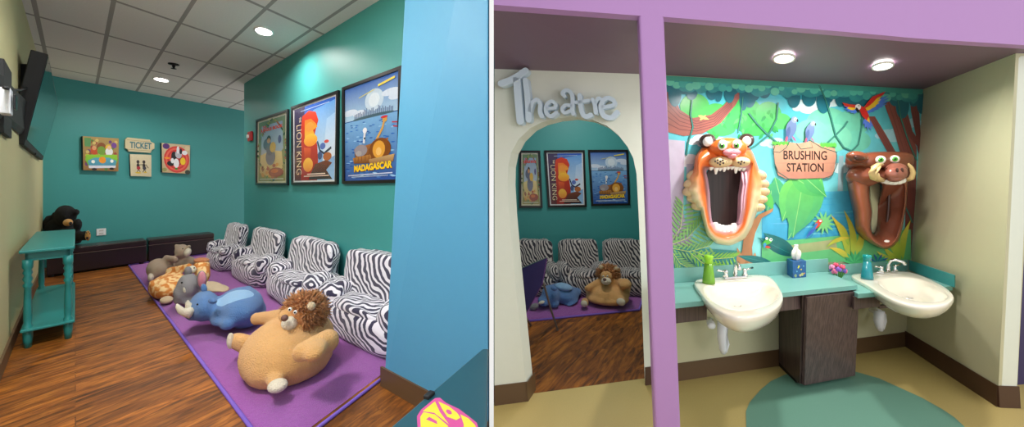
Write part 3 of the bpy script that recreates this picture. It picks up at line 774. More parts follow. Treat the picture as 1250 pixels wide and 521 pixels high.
# near edge line through G(464,465) towards VP 811
ne = G(463.5, 465.5)
def isect(p, u, q, v):
    det = u.x*-v.y+v.x*u.y; d = q-p
    return p+u*((d.x*-v.y+v.x*d.y)/det)
r1 = isect(r0, r1d, ne, dirvp(770)); r2 = isect(PW+PLP.n*.03, dS, ne, dirvp(770)); r3 = isect(PW+PLP.n*.03, dS, r0, dB)
rug('area_rug', [r0, r1, r2, r3], 'large purple rug under the plush animals in the big theatre room')
# ================================================================ plush animals and bean bags
def frame_at(p):
    h = Vector((p.x, p.y, 0)).normalized(); u = Vector((h.y, -h.x, 0)); return u, h
DOFF = 0.0
def blobax(px, py, rpx, rpy, rd, z=None, d=None, rot=0, rhmin=.3, elev=True):
    if d is None: d = F*(H-z)/(py-HY)
    d += DOFF
    p = W(px, py, d); u, h = frame_at(p); ct = 1/math.sqrt(1+((px-CX)/F)**2)
    ph = math.atan((py-HY)/F*ct)
    rw = rpx*d/F*ct; rp = rpy*d/F*math.cos(ph)
    rh = math.sqrt(max((rp**2-(rd*math.sin(ph))**2), (rhmin*rp)**2))/math.cos(ph)
    a, c = u*rw, Z*rh
    if rot:
        r = math.radians(rot); a2 = (u*math.cos(r)+Z*math.sin(r))*rw; c = (Z*math.cos(r)-u*math.sin(r))*rh; a = a2
    return p, (a, h*rd, c)
class Blobs:
    def __init__(s, voxel): s.b = MB(); s.vox = voxel; s.low = 9
    def add(s, px, py, rpx, rpy, rd, z=None, d=None, rot=0, ex=1.0, lift=None):
        p, ax = blobax(px, py, rpx, rpy, rd, z, d, rot)
        low = p.z-math.sqrt(ax[2].z**2+ax[0].z**2)
        if lift is not None and low < lift: p = p+Z*(lift-low)*.5
        s.b.ell(p, ax, 22, 12, ex); return p
    def cap(s, a, c, r0, r1, n=7, sq=1.0):
        """limb between two (px,py,z or d-tuple) ends; radii in px"""
        for i in range(n):
            t = i/(n-1); px, py = a[0]+(c[0]-a[0])*t, a[1]+(c[1]-a[1])*t; d = a[2]+(c[2]-a[2])*t; r = r0+(r1-r0)*t
            ct = 1/math.sqrt(1+((px-CX)/F)**2)
            s.b.ell(*(lambda q: (q[0], q[1]))(blobax(px, py, r, r, r*d/F*sq, d=d)), nu=16, nv=10)
    def build(s, name, m, parent, smooth=6, fuzz=.0):
        # keep everything above the floor
        for i, v in enumerate(s.b.v):
            if v.z < s.floor: s.b.v[i] = Vector((v.x, v.y, s.floor))
        o = s.b.build(name, m, parent, True, fix=True)
        md = o.modifiers.new('remesh', 'REMESH'); md.mode = 'VOXEL'; md.voxel_size = s.vox; md.use_smooth_shade = True
        md = o.modifiers.new('smooth', 'SMOOTH'); md.iterations = smooth; md.factor = .7
        if fuzz:
            tx = bpy.data.textures.get('fuzz') or bpy.data.textures.new('fuzz', 'CLOUDS'); tx.noise_scale = .03
            md = o.modifiers.new('fuzz', 'DISPLACE'); md.texture = tx; md.strength = fuzz; md.mid_level = .5
        return o
    floor = .02
def plush(name, rough=.9, amt=.12, b2=None, sc=24):
    return mat(name, b2, rough, noise_amt=amt, nscale=sc, bump=1.0, bscale=120, sheen=.25)
PM = dict(lion=plush('golden plush', amt=.1, b2=(232, 174, 104)), mane=plush('ginger long plush', b2=(214, 142, 76), amt=.35, sc=40), cream=plush('cream plush', b2=(240, 228, 204)),
          blue=plush('blue plush', b2=(84, 130, 190)), sky=plush('light blue plush', b2=(146, 190, 232)), grey=plush('grey plush', b2=(142, 138, 142)), pink=plush('pink plush', b2=(238, 150, 170)),
          tan=plush('taupe plush', b2=(186, 160, 134)), sand=plush('sand plush', b2=(222, 196, 156)), black=mat('black plush', (8, 8, 12), .95, bump=1, bscale=120), gold=plush('gold plush', b2=(206, 152, 72)),
          brown=mat('brown felt nose', (110, 76, 66), .7), eye=mat('glossy eye', (20, 14, 14), .1), white=mat('eye white', (246, 246, 240), .3), ginger=plush('orange plush', b2=(206, 122, 56)))
def patched(name, c1, c2, ctr, rad):
    m = plush(name, b2=c1); nt = m.node_tree; b = nt.nodes['Principled BSDF']
    src = b.inputs['Base Color'].links[0].from_socket
    tc = nt.nodes.new('ShaderNodeTexCoord'); s = nt.nodes.new('ShaderNodeVectorMath'); s.operation = 'SUBTRACT'; s.inputs[1].default_value = ctr
    nt.links.new(tc.outputs['Object'], s.inputs[0])
    q = nt.nodes.new('ShaderNodeVectorMath'); q.operation = 'DIVIDE'; q.inputs[1].default_value = rad; nt.links.new(s.outputs[0], q.inputs[0])
    l = nt.nodes.new('ShaderNodeVectorMath'); l.operation = 'LENGTH'; nt.links.new(q.outputs[0], l.inputs[0])
    g = nt.nodes.new('ShaderNodeMath'); g.operation = 'LESS_THAN'; g.inputs[1].default_value = 1; nt.links.new(l.outputs['Value'], g.inputs[0])
    x = nt.nodes.new('ShaderNodeMix'); x.data_type = 'RGBA'; nt.links.new(g.outputs[0], x.inputs['Factor']); nt.links.new(src, x.inputs['A']); x.inputs['B'].default_value = lin(c2)
    nt.links.new(x.outputs['Result'], b.inputs['Base Color']); return m
def giraffe_mat():
    m, nt, b = newmat('spotted orange plush'); tc = nt.nodes.new('ShaderNodeTexCoord')
    v = nt.nodes.new('ShaderNodeTexNoise'); v.inputs['Scale'].default_value = 16; v.inputs['Detail'].default_value = 1
    cr = nt.nodes.new('ShaderNodeValToRGB'); cr.color_ramp.elements[0].color = lin((214, 134, 62)); cr.color_ramp.elements[1].color = lin((244, 208, 150))
    cr.color_ramp.elements[0].position = .45; cr.color_ramp.elements[1].position = .55
    nt.links.new(tc.outputs['Object'], v.inputs['Vector']); nt.links.new(v.outputs['Fac'], cr.inputs['Fac']); nt.links.new(cr.outputs['Color'], b.inputs['Base Color']); b.inputs['Roughness'].default_value = .9
    return m
PM['spots'] = giraffe_mat()
def ball(name, px, py, r, m, parent, d=None, z=None, rd=None, ry=None, rot=0):
    b = MB(); p, ax = blobax(px, py, r, ry or r, rd if rd else r*(d or F*(H-z)/(py-HY))/F, z, d, rot); b.ell(p, ax, 16, 10)
    return b.build(name, m, parent, True)
def tufts(name, c, rad, n, ln, w, m, parent, seed=1, fn=None):
    """shaggy hair: many tapered locks on an ellipsoid; rad = axis vectors"""
    r = random.Random(seed); b = MB(); i = 0
    while i < n:
        v = Vector((r.gauss(0, 1), r.gauss(0, 1), r.gauss(0, 1))).normalized()
        if fn and not fn(v): continue
        i += 1
        s = c+rad[0]*v.x+rad[1]*v.y+rad[2]*v.z; dr = (rad[0]*v.x+rad[1]*v.y+rad[2]*v.z).normalized()
        dr2 = (dr+Vector((r.uniform(-.5, .5), r.uniform(-.5, .5), r.uniform(-.7, .2)))*.9).normalized()
        a = dr.cross(Vector((.3, .1, .9))).normalized(); e = dr.cross(a)
        l = ln*r.uniform(.6, 1.2); base = [s-dr*w*.5+(a*math.cos(k*2.094)+e*math.sin(k*2.094))*w for k in range(3)]
        mid = [s+dr*l*.45+dr2*l*.1+(a*math.cos(k*2.094)+e*math.sin(k*2.094))*w*.7 for k in range(3)]
        b.loft([base, mid], False); b.add(mid+[s+dr*l*.45+dr2*l*.6], [(0, 1, 3), (1, 2, 3), (2, 0, 3)])
    b.ell(c, [q*.97 for q in rad], 20, 12)
    return b.build(name, m, parent, True, fix=False)

# ---- big lion cushion on the left rug
def lion(label, K, S, fx=None):
    """K maps the measured layout (left-photo numbers) to picture position and depth; S = px scale"""
    px, py, d = K(352, 430, .0)
    t = thing('plush_lion', label, 'plush toy', up(W(*K(352, 470, -.1)), 0))
    B = Blobs(.014)
    x, y, dd = K(352, 428, 0); p = B.add(x, y, 59*S, 45*S, K.rd*.98, d=dd)
    x, y, dd = K(372, 412, .12); B.add(x, y, 38*S, 34*S, K.rd*.8, d=dd)
    x, y, dd = K(340, 440, -.12); B.add(x, y, 44*S, 34*S, K.rd*.7, d=dd)
    B.cap((*K(313, 389, .22)[:2], K(313, 389, .22)[2]), K(345, 386, .12), 8*S, 10*S)
    B.cap(K(368, 430, -.42), K(400, 416, -.25), 12.5*S, 15*S)
    B.add(*K(384, 427, -.4)[:2], 17*S, 14*S, .12*K.rd/.4, d=K(384, 427, -.4)[2], rot=15)
    B.cap(K(300, 420, .1), K(289, 416, .12), 12*S, 10.5*S)
    x, y, dd = K(336, 463, -.36); B.add(x, y, 12*S, 12*S, .1, d=dd)
    x, y, dd = K(368, 392, .02); B.add(x, y, 19*S, 17*S, .13*K.rd/.4, d=dd)
    B.build('body', PM['lion'], t, fuzz=.006)
    x, y, dd = K(373, 380, .03); p, ax = blobax(x, y, 23.5*S, 21*S, .15*K.rd/.4, d=dd)
    vd = -frame_at(p)[1]
    fd = K.face
    tufts('mane', p, ax, 900, .055*K.hs, .008*K.hs, PM['mane'], t, 4, fn=lambda v: not (v.x*fd[0]+v.y*-1*fd[1]+v.z*-.25 > .74))
    def e(n, X, Y, r, *a):
        ry = r
        if isinstance(a[0], (int, float)): ry, a = a[0], a[1:]
        return ball(n, *K(X, Y, a[1])[:2], r*S, a[0], t, d=K(X, Y, a[1])[2], ry=ry*S)
    e('face', *K.p['face'], PM['lion'], K.p['fz'])
    e('muzzle', *K.p['muz'], PM['cream'], K.p['fz']-.05)
    e('nose', *K.p['nose'], PM['brown'], K.p['fz']-.14)
    for q in K.p['eyes']: e('eye', *q, PM['white'], K.p['fz']-.1); e('pupil', q[0]-.6, q[1]+.3, q[2]*.5, PM['eye'], K.p['fz']-.12)
    for q in K.p['ears']: e('ear', *q, PM['sand'], -.08)
    for q in K.p['pads']: e('foot_pad', *q[:3], q[4], PM['cream'], q[3])
    return t
class KL:
    rd = .40; hs = 1; face = (-.8, .6)
    p = dict(face=(352, 385, 12, 10), fz=-.05, muz=(354, 394, 11, 9.5), nose=(347.5, 388, 4.8, 4.2), eyes=[(354, 377.5, 2.6), (360.5, 381, 2.6)], ears=[(380, 373.5, 5.5)], pads=[(281.5, 416, 5, .08, 10), (339, 470.5, 13, -.44, 9)])
    def __call__(s, x, y, dz): return (x, y, 2.82+dz)
Blobs.floor = .02
lion('large golden plush lion with a ginger mane, lying at the front of the left rug', KL(), 1.0)

# ---- blue rhino, left
def rhino(label, T, d0, S, sx=1, dk=0.0):
    t = thing('plush_rhino', label, 'plush toy', up(W(*T(290, 400), d0-.1), 0))
    B = Blobs(.016)
    def A(x, y, rx, ry, dz, rd, rot=0): X, Y = T(x, y); B.add(X, Y, rx*S, ry*S, rd*K, d=d0+dz*K, rot=rot*sx)
    K = d0*S/3.7
    A(293, 373, 30, 24, 0, .42); A(300, 380, 26, 20, .05, .35); A(272, 377, 20, 17, -.08, .3)
    A(249, 373, 19, 19, -.15, .26); A(236, 380, 12, 11, -.2, .18); A(278, 394, 11, 9, -.32, .12); A(312, 378, 12, 9, .1, .15)
    A(304, 354, 8, 5, .2, .1, -35); A(268, 390, 12, 8, -.25, .14)
    o = B.build('body', PM['blue'], t, fuzz=.006); o.data.materials[0] = patched('blue plush with pale patch', (84, 130, 190), (150, 194, 236), W(*T(287.5, 364.5), d0-.12)-o.location-t.location, (.15, .15, .10))
    e = lambda n, x, y, r, m, dz, ry=None, rot=0: ball(n, *T(x, y), r*S, m, t, d=d0+dz*K, ry=(ry or r)*S, rot=rot*sx)
    def horn(pts, r):
        b = MB(); n = len(pts); b.tube([W(*T(x, y), d0+dz*K) for x, y, dz in pts], [max(.004, r*(1-i/(n-.4))) for i in range(n)], 10); b.build('horn', PM['cream'], t, True)
    horn([(233, 381.5, -.33), (227, 381, -.36), (221, 379, -.38), (217, 374, -.38), (216, 371, -.37)], .052*K)
    horn([(233, 377, -.28), (230.5, 373, -.3), (229, 369, -.3), (229.5, 366.5, -.3)], .04*K)
    e('ear', 249, 352, 4, PM['blue'], -.1, 6, 10); e('ear', 259.5, 367, 6, PM['blue'], -.38, 3.5, -25)
    e('eye', 241, 371.5, 1.3, PM['eye'], -.4)
    return t
rhino('large blue plush rhino with two cream horns beside the big lion on the left rug', lambda x, y: (x, y), 3.72, 1.0)

# ---- grey elephant
t = thing('plush_elephant', 'grey plush elephant with pink inner ear, lying between the rhino and the giraffe', 'plush toy', up(W(235, 372, 4.1), 0))
B = Blobs(.018); A = lambda x, y, rx, ry, d, rd, rot=0: B.add(x, y, rx, ry, rd, d=d, rot=rot)
A(230, 350, 15, 17, 4.25, .3); A(221, 360, 9, 12, 4.15, .2, 20); A(231, 364, 14, 8, 4.2, .25); A(217, 366, 6, 6, 4.1, .12); A(243, 362, 12, 9, 4.3, .2)
B.build('body', PM['grey'], t, fuzz=.006)
B = Blobs(.02); A(256, 350, 17, 7.5, 4.55, .3, -8); A(270, 352, 12, 5, 4.55, .2, -12)
B.build('back', PM['sand'], t, fuzz=.006)
ball('ear', 246, 342, 6.5, PM['grey'], t, d=4.14, ry=12, rd=.06); ball('inner_ear', 246.5, 341, 5.3, PM['pink'], t, d=4.05, ry=10, rd=.05); ball('ear', 229.5, 331, 5, PM['grey'], t, d=4.3, ry=6, rd=.05)
ball('tusk', 225, 354, 1.7, PM['cream'], t, d=3.9, ry=3.6, rot=10); ball('eye', 222, 345, 1.2, PM['eye'], t, d=3.98)
# ---- spotted giraffe
t = thing('plush_giraffe', 'orange spotted plush giraffe with a cream face behind the grey elephant', 'plush toy', up(W(208, 366, 4.6), 0))
B = Blobs(.02)
A(204, 350, 22, 16, 4.75, .38); A(192, 351, 12, 10, 4.7, .25); A(217, 346, 14, 12, 4.8, .3); A(247, 336, 10, 13, 4.75, .2, -10); A(246, 325, 11, 9, 4.8, .2)
B.cap((206, 330.5, 4.95), (231, 325.5, 4.9), 4.6, 4.8); A(186, 347, 5, 6, 4.6, .12)
o = B.build('body', PM['spots'], t, fuzz=.006)
ball('face', 234.5, 329, 5.5, PM['cream'], t, d=4.6, ry=5, rd=.1); ball('mane', 246, 317.5, 10, PM['ginger'], t, d=4.82, ry=3.6, rd=.14, rot=-5)
ball('foot_pad', 203.5, 366, 8.5, PM['sand'], t, d=4.4, ry=5, rd=.12); ball('eye', 237, 327, .9, PM['eye'], t, d=4.48)
# ---- taupe bear
t = thing('plush_bear', 'taupe plush bear with a cream muzzle, farthest toy on the left rug', 'plush toy', up(W(205, 345, 5.4), 0))
B = Blobs(.022)
A(193, 328, 15, 13, 5.5, .35); A(226, 320, 14, 8, 5.7, .3); A(207, 325, 14, 10, 5.6, .3); A(222, 307, 9.5, 9.5, 5.65, .24); A(231, 301, 3, 2.5, 5.6, .08); A(215, 300, 3, 2.5, 5.7, .08)
B.cap((203, 315, 5.5), (214, 317, 5.35), 4.5, 4.5); A(186, 337, 5, 6, 5.3, .12)
B.build('body', PM['tan'], t, fuzz=.006)
ball('muzzle', 229, 308, 4.6, PM['cream'], t, d=5.42, ry=5.5, rd=.12, rot=-15); ball('foot_pad', 184, 338.5, 4, PM['cream'], t, d=5.2, ry=5, rd=.1); ball('eye', 223, 303.5, .8, PM['eye'], t, d=5.4)
# ---- black bear on the ottoman
t = thing('plush_bear', 'black plush bear with a gold muzzle sitting on the ottoman behind the table', 'plush toy', W(80, 300, 6.25))
Blobs.floor = .45
B = Blobs(.022)
A(80, 263, 14.5, 13, 6.3, .32); A(93, 259, 4.5, 4.5, 6.25, .12); A(67, 262, 4, 4, 6.4, .12); A(74, 284, 21, 19, 6.4, .32); A(61, 274, 9, 12, 6.45, .2); A(95, 274, 5.5, 8, 6.1, .16); A(84, 290, 18, 13, 6.2, .3)
B.cap((88, 289, 6.1), (104, 287.5, 5.95), 7, 6.3)
B.build('body', PM['black'], t, fuzz=.01)
ball('muzzle', 83, 271.5, 6.3, PM['gold'], t, d=5.98, ry=4.6, rd=.14, rot=-8); ball('nose', 86, 272.5, 2.3, PM['eye'], t, d=5.84, ry=2)
ball('foot_pad', 107.3, 287.5, 3.6, PM['gold'], t, d=5.88, ry=6.2, rd=.06)
for x, y, r in ((106.5, 290.5, 1.6), (105.5, 284, .8), (108, 283, .8), (109.7, 285, .7)): ball('toe_pad', x, y, r, PM['eye'], t, d=5.8, rd=.02)
for x, y in ((80, 264), (85, 263)): ball('eye', x, y, .8, PM['eye'], t, d=5.99)
Blobs.floor = .02

# ---- zebra bean bag chairs
def chair(label, o, ax, ay, w, dp, h, m, group, seed=0, yaw=0):
    """o floor centre; ax along the width, ay towards the front"""
    t = thing('bean_bag_chair', label, 'chair', up(o, 0), group)
    c_, s_ = math.cos(yaw), math.sin(yaw)
    def tr(p):
        x, y, z = p; x, y = x*c_-y*s_, x*s_+y*c_
        return up(o, 0)+ax*(w*x)+ay*(dp*y)+Z*max(.022, h*z)
    def piece(name, specs, amp=.035, fq=5):
        v = []; f = []; uv = []
        for (cx, cy, cz, rx, ry, rz, ex, tilt) in specs:
            nu, nv = 44, 26; b0 = len(v)
            sg = lambda q: math.copysign(abs(q)**ex, q)
            for j in range(nv+1):
                ph = -math.pi/2+math.pi*j/nv
                for i in range(nu):
                    th_ = 2*math.pi*i/nu
                    x, y, z = rx*sg(math.cos(ph))*sg(math.cos(th_)), ry*sg(math.cos(ph))*sg(math.sin(th_)), rz*sg(math.sin(ph))
                    y -= z*tilt
                    q = Vector((cx+x, cy+y, cz+z)); nn = noise.noise_vector(q*fq+Vector((seed*7, cx*3, 0)))
                    n2 = noise.noise(q*13+Vector((seed*3, 0, 0)))
                    q += nn*amp+Vector((x, y, z)).normalized()*n2*amp*.5
                    v.append(tr(q)); uv.append((q.x*1.0+q.y*.35+seed*.37, q.z*.8+q.y*.6, 0))
            for j in range(nv):
                for i in range(nu): f.append((b0+j*nu+i, b0+j*nu+(i+1) % nu, b0+(j+1)*nu+(i+1) % nu, b0+(j+1)*nu+i))
        return fixn(meshobj(name, v, f, m, t, True, uvs=[(q[0], q[1]) for q in uv]))
    piece('base', [(0, .06, .2, .5, .5, .25, .62, 0)], amp=.03, fq=7)
    piece('seat', [(0, .16, .40, .32, .36, .09, .75, 0)], fq=7)
    piece('armrest', [(-.37, .04, .40, .14, .42, .20, .7, 0)], fq=7); piece('armrest', [(.37, .04, .40, .14, .42, .20, .7, 0)], fq=7)
    piece('backrest', [(0, -.25, .68, .42, .17, .33, .34, .25)], amp=.03, fq=6)
    return t
an, bn = dS, -dB
spots = [(.25, .34, 1.15, .50, 'farthest zebra striped bean bag chair on the left rug, beside the dark ottoman'), (1.72, .27, 1.5, .5, 'second zebra striped bean bag chair from the ottoman in the left room'),
         (3.42, .27, 1.55, .5, 'third zebra striped bean bag chair from the ottoman, under the LION KING poster'), (5.02, .26, 1.55, .52, 'nearest zebra striped bean bag chair, partly behind the sky blue wall')]
for i, (tt, ss, w_, d_, lb) in enumerate(spots):
    chair(lb, PW+dS*tt+bn*ss, dS, bn, w_, d_, .74, M['zeb'], 'zebra chairs on the left rug', i+1)

# ---- dark teal arcade cabinet, near foreground
t_z = .76
p0 = G(487, 512, t_z); p1 = G(588.5, 425.5, t_z); 
q1 = pd*G(597, 424.5, t_z).y-pn*.02; q1 = up(q1, t_z)
dd_ = (p0-p1).normalized(); p0 = p1+dd_*.72
q0 = up(pd*(p0.y-.02)-pn*.012, t_z); q1 = up(pd*(p1.y+.006)-pn*.012, t_z)
ctab = mat('dark teal laminate cabinet', (26, 74, 86), .4, noise_amt=.04)
t = thing('arcade_table', 'dark teal arcade table corner with yellow and pink lettering in the near foreground', 'arcade table', up((p0+p1+q0+q1)/4, 0))
b = MB(); b.hexa([q-Z*.03 for q in (p0, p1, q1, q0)], [p0, p1, q1, q0]); b.build('top', ctab, t, bevel=.006)
cN = (p0+p1+q0+q1)/4; sh = [up(cN+(q-cN)*.9, .03) for q in (p0, p1, q1, q0)]
b = MB(); b.hexa(sh, [up(q, t_z-.03) for q in sh]); b.build('cabinet', M['black'], t, bevel=.004)
for q in sh:
    b = MB(); q2 = cN+(q-cN)*.85; b.lathe(up(q2, 0), [(.03, 0), (.035, .03)], 12); b.build('foot', M['black'], t)
b = MB(); q = G(524, 482, t_z+.004); b.cbox(q, dd_*.035, Vector((-dd_.y, dd_.x, 0))*.02, Z*.012); b.build('clamp', M['black'], t, bevel=.003)
P_ = Print(lambda x, y, l: up(G(x, y, t_z), t_z+.0005+l), 8e-5)
P_.poly([(509, 508), (514, 500), (531, 486), (537, 485.5), (545, 492), (560, 499), (572, 508), (582, 516), (586, 530), (510, 530)], (196, 70, 140))
P_.poly([(513, 509), (517, 503), (531, 506), (547, 520), (549, 530), (514, 530)], (214, 206, 50))
P_.poly([(516, 502), (531, 490), (537, 503), (548, 518), (530, 504)], (214, 206, 50)); P_.poly([(520, 512), (524, 509), (533, 514), (534, 518)], (196, 70, 140))
P_.poly([(535, 490), (548, 496), (558, 504), (562, 510), (557, 513), (546, 509), (540, 500)], (214, 206, 50)); P_.ell(548, 503, 4, 2.4, (196, 70, 140), rot=35)
P_.poly([(562, 506), (572, 511), (580, 519), (584, 530), (566, 530), (566, 518)], (214, 206, 50))
P_.build('lettering', M['canvas'], t)
# ================================================================ THEATRE seen through the arch
poster(PLT, [(634, 183.6), (659.5, 183.6), (662.5, 253.5), (634, 253.5)], 'framed jungle film poster seen through the arch, leftmost there and cut by the arch edge', art_jungle, .03)
poster(PLT, [(664.5, 183.4), (713.8, 183.0), (716.5, 252.6), (669.2, 253.2)], 'framed poster titled THE LION KING hanging in the middle seen through the arch', art_lion, .03)
poster(PLT, [(717.8, 182.8), (766.8, 182.6), (769.5, 250.3), (722, 251.3)], 'framed blue sea poster titled MADAGASCAR seen through the arch, rightmost there', art_sea, .03)
pts = [G(632, 394), G(780, 379.2), G(784, 343.5), Vector((-.2, TB-.12, 0))]
rug('area_rug', [pts[0], pts[1], Vector((pts[2].x+.0, TB-.12, 0)), pts[3]], 'purple rug on the dark floor seen through the arch')
X = Vector((1, 0, 0)); Y = Vector((0, -1, 0))
for i, (px, w_, lb) in enumerate(((652, .70, 'zebra bean bag chair seen through the arch behind the purple chair'), (708, .72, 'zebra bean bag chair seen through the arch, middle of its row'), (765, .74, 'zebra bean bag chair seen through the arch, behind the lion'))):
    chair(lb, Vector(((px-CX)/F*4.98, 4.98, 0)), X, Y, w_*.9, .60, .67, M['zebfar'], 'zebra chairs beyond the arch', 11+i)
class KR:
    rd = .2; hs = .8; face = (-.2, 1)
    p = dict(face=(365, 383, 13, 12), fz=-.2, muz=(366, 391, 10.5, 8), nose=(362, 389, 4.5, 3.6), eyes=[(359, 379, 2.6), (369, 379, 2.6)], ears=[(349, 368, 5), (392, 368, 5)], pads=[(300, 457, 7, -.4, 8), (400, 451, 11, -.45, 9)])
    def __call__(s, x, y, dz): return (741+(x-352)*.52, 356+(y-428)*.44+(dz*2), 4.15+dz*.5)
def lion2(label):
    t = thing('plush_lion', label, 'plush toy', up(W(741, 376, 4.0), 0))
    B = Blobs(.014); d = 4.15; a = lambda x, y, rx, ry, dd, rd, rot=0: B.add(x, y, rx, ry, rd, d=dd, rot=rot)
    a(742, 357, 27, 14, 4.15, .26); a(741, 364, 27, 9, 4.05, .2); a(752, 352, 18, 12, 4.2, .18); a(730, 355, 16, 12, 4.2, .18)
    B.cap((717, 352, 4.05), (733, 344, 4.15), 4.2, 5.5); B.cap((764, 346, 4.0), (750, 345, 4.15), 6.5, 6); a(763, 347, 8.5, 6, 4.0, .1)
    a(714, 369, 5, 6, 3.92, .07); a(757, 367, 7, 6, 3.9, .07); a(742, 342, 12, 8, 4.18, .12)
    B.build('body', PM['lion'], t, fuzz=.005)
    p, ax = blobax(742.5, 334, 12, 9.5, .13, d=4.2)
    tufts('mane', p, ax, 700, .05, .008, PM['mane'], t, 9, fn=lambda v: not (-v.y-v.z*.5 > .85))
    e = lambda n, x, y, r, m, d, ry=None, rot=0: ball(n, x, y, r, m, t, d=d, ry=ry or r, rot=rot)
    e('face', 740, 337, 7.5, PM['lion'], 4.07, 6.5); e('muzzle', 740, 343, 6.3, PM['cream'], 4.0, 4.8); e('nose', 738, 341, 2.3, PM['brown'], 3.9, 1.9)
    for x in (736.5, 741.5): e('eye', x, 337, 1.1, PM['white'], 3.92); e('pupil', x-.2, 337.2, .6, PM['eye'], 3.9)
    e('ear', 733.5, 326, 2.8, PM['sand'], 4.1); e('ear', 752, 328, 2.8, PM['sand'], 4.12)
    e('foot_pad', 713, 370.5, 4.2, PM['cream'], 3.87, 4); e('foot_pad', 758, 368.5, 5.6, PM['cream'], 3.83, 4.8, -15)
DOFF = .30
lion2('golden plush lion with a ginger mane sitting on the rug seen through the arch')
def rhino2(label):
    t = thing('plush_rhino', label, 'plush toy', up(W(685, 376, 4.1), 0))
    B = Blobs(.014); a = lambda x, y, rx, ry, dd, rd, rot=0: B.add(x, y, rx, ry, rd, d=dd, rot=rot)
    a(687, 358, 20, 13, 4.4, .26, -8); a(672, 359, 11, 12, 4.2, .2); a(664, 367, 8, 7, 4.1, .14); a(695, 367, 12, 6, 4.3, .2, 15); a(703, 356, 7, 7, 4.5, .15)
    a(676, 370, 7, 6, 4.1, .1)
    B.build('body', PM['blue'], t, fuzz=.005)
    e = lambda n, x, y, r, m, d, ry=None, rot=0: ball(n, x, y, r, m, t, d=d, ry=ry or r, rot=rot)
    e('back_patch', 688, 350, 11, PM['sky'], 4.3, 5, -8); e('horn', 661, 369, 4, PM['cream'], 3.95, 2.2, 20); e('horn', 652, 374, 6, PM['grey'], 4.0, 4, 25); e('ear', 676, 352, 4, PM['blue'], 4.0, 3, -20); e('eye', 668, 361, .8, PM['eye'], 3.92)
DOFF = .16
rhino2('blue plush rhino with a pale back patch seen through the arch beside the lion')
DOFF = 0.0
# purple mesh chair just inside the arch
t = thing('stacking_chair', 'purple mesh backed chair with thin grey legs just inside the arch', 'chair', G(672, 404))
cd = 3.45; mm = mat('purple mesh fabric', (112, 66, 136), .7, noise_amt=.2, nscale=120); gm = mat('grey metal tube', (150, 146, 142), .35, metal=.6)
b = MB(); q = [W(637, 328, cd+.2), W(668.5, 314.5, cd-.2), W(663, 346, cd-.2), W(644, 380, cd-.05), W(637, 386, cd+.2)]
b.prism(q, Vector((-.02, -.03, 0))*.6); b.build('backrest', mm, t)
b = MB(); sq = [W(640, 384, cd+.2), W(650, 368, cd), W(632, 366, cd+.3), W(625, 384, cd+.4)]
b.prism([up(p, .46) for p in sq], Z*.03); b.build('seat', mm, t, bevel=.004)
fl = G(681, 404.5); 
b = MB(); b.tube([W(662.5, 338, cd-.19), W(664, 347, cd-.2), W(672, 376, fl.y+.06), up(fl, .01)], .011, 8); b.build('leg', gm, t, True)
b = MB(); b.tube([W(637, 330, cd+.2), W(640, 384, cd+.2), up(G(648, 398), .01)], .011, 8); b.build('leg', gm, t, True)
b = MB(); b.tube([W(632, 366, cd+.3), up(G(634, 386), .01)], .011, 8); b.build('leg', gm, t, True)
b = MB(); b.tube([W(668.5, 314.5, cd-.2), W(652, 321.5, cd), W(637, 328, cd+.2)], .009, 8); b.build('back_rail', gm, t, True)

# ================================================================ Theatre letters
t = thing('theatre_sign', 'pale blue dimensional letters spelling Theatre on the cream wall above the arch', 'sign', PLA.hit(690, 140))
zx = lambda X_, Y_: (600+X_/5.21, 70+Y_/5.21)
def strokes(name, lst):
    b = MB()
    for pts, w0, w1 in lst:
        P = [zx(*p) for p in pts]
        # smooth the path
        if len(P) > 2:
            Q = []
            for i in range(len(P)-1):
                p0, p1, p2, p3 = P[max(i-1, 0)], P[i], P[i+1], P[min(i+2, len(P)-1)]
                for k in range(6):
                    u = k/6; Q.append(tuple(.5*((2*p1[j])+(-p0[j]+p2[j])*u+(2*p0[j]-5*p1[j]+4*p2[j]-p3[j])*u*u+(-p0[j]+3*p1[j]-3*p2[j]+p3[j])*u**3) for j in (0, 1)))
            P = Q+[P[-1]]
        n = len(P); L = []; R = []
        for i, p in enumerate(P):
            a = P[max(i-1, 0)]; c = P[min(i+1, n-1)]; dx, dy = c[0]-a[0], c[1]-a[1]; l = math.hypot(dx, dy) or 1; w = (w0+(w1-w0)*i/(n-1))/2/5.21
            L.append((p[0]-dy/l*w, p[1]+dx/l*w)); R.append((p[0]+dy/l*w, p[1]-dx/l*w))
        lo = .03; hi = .075
        fr = lambda q, h_: PLA.hit(q[0], q[1], h_)
        ext = PLA.hit(P[0][0], P[0][1], hi)-PLA.hit(P[0][0]+.0, P[0][1], hi)
        back = -dR*.045
        for i in range(n-1):
            q = [fr(L[i], hi), fr(L[i+1], hi), fr(R[i+1], hi), fr(R[i], hi)]
            b.hexa([k-back*-1 for k in q], q) if False else b.hexa([k+dR*.05 for k in q], q)
        for (pp, w) in ((P[0], w0), (P[-1], w1)):
            r = w/2/5.21; c = [fr((pp[0]+r*math.cos(k*math.pi/8), pp[1]+r*math.sin(k*math.pi/8)), hi-.0005) for k in range(16)]
            b.hexa([k+dR*.05 for k in c], c)
    return b.build(name, M['lettering'], t)
strokes('letter_t', [([(60, 165), (130, 140), (215, 85)], 42, 42), ([(158, 125), (168, 260), (182, 405)], 44, 46)])
strokes('letter_h', [([(215, 145), (229, 270), (235, 395)], 34, 38), ([(240, 345), (256, 290), (287, 268), (308, 295), (308, 345), (320, 374)], 22, 28)])
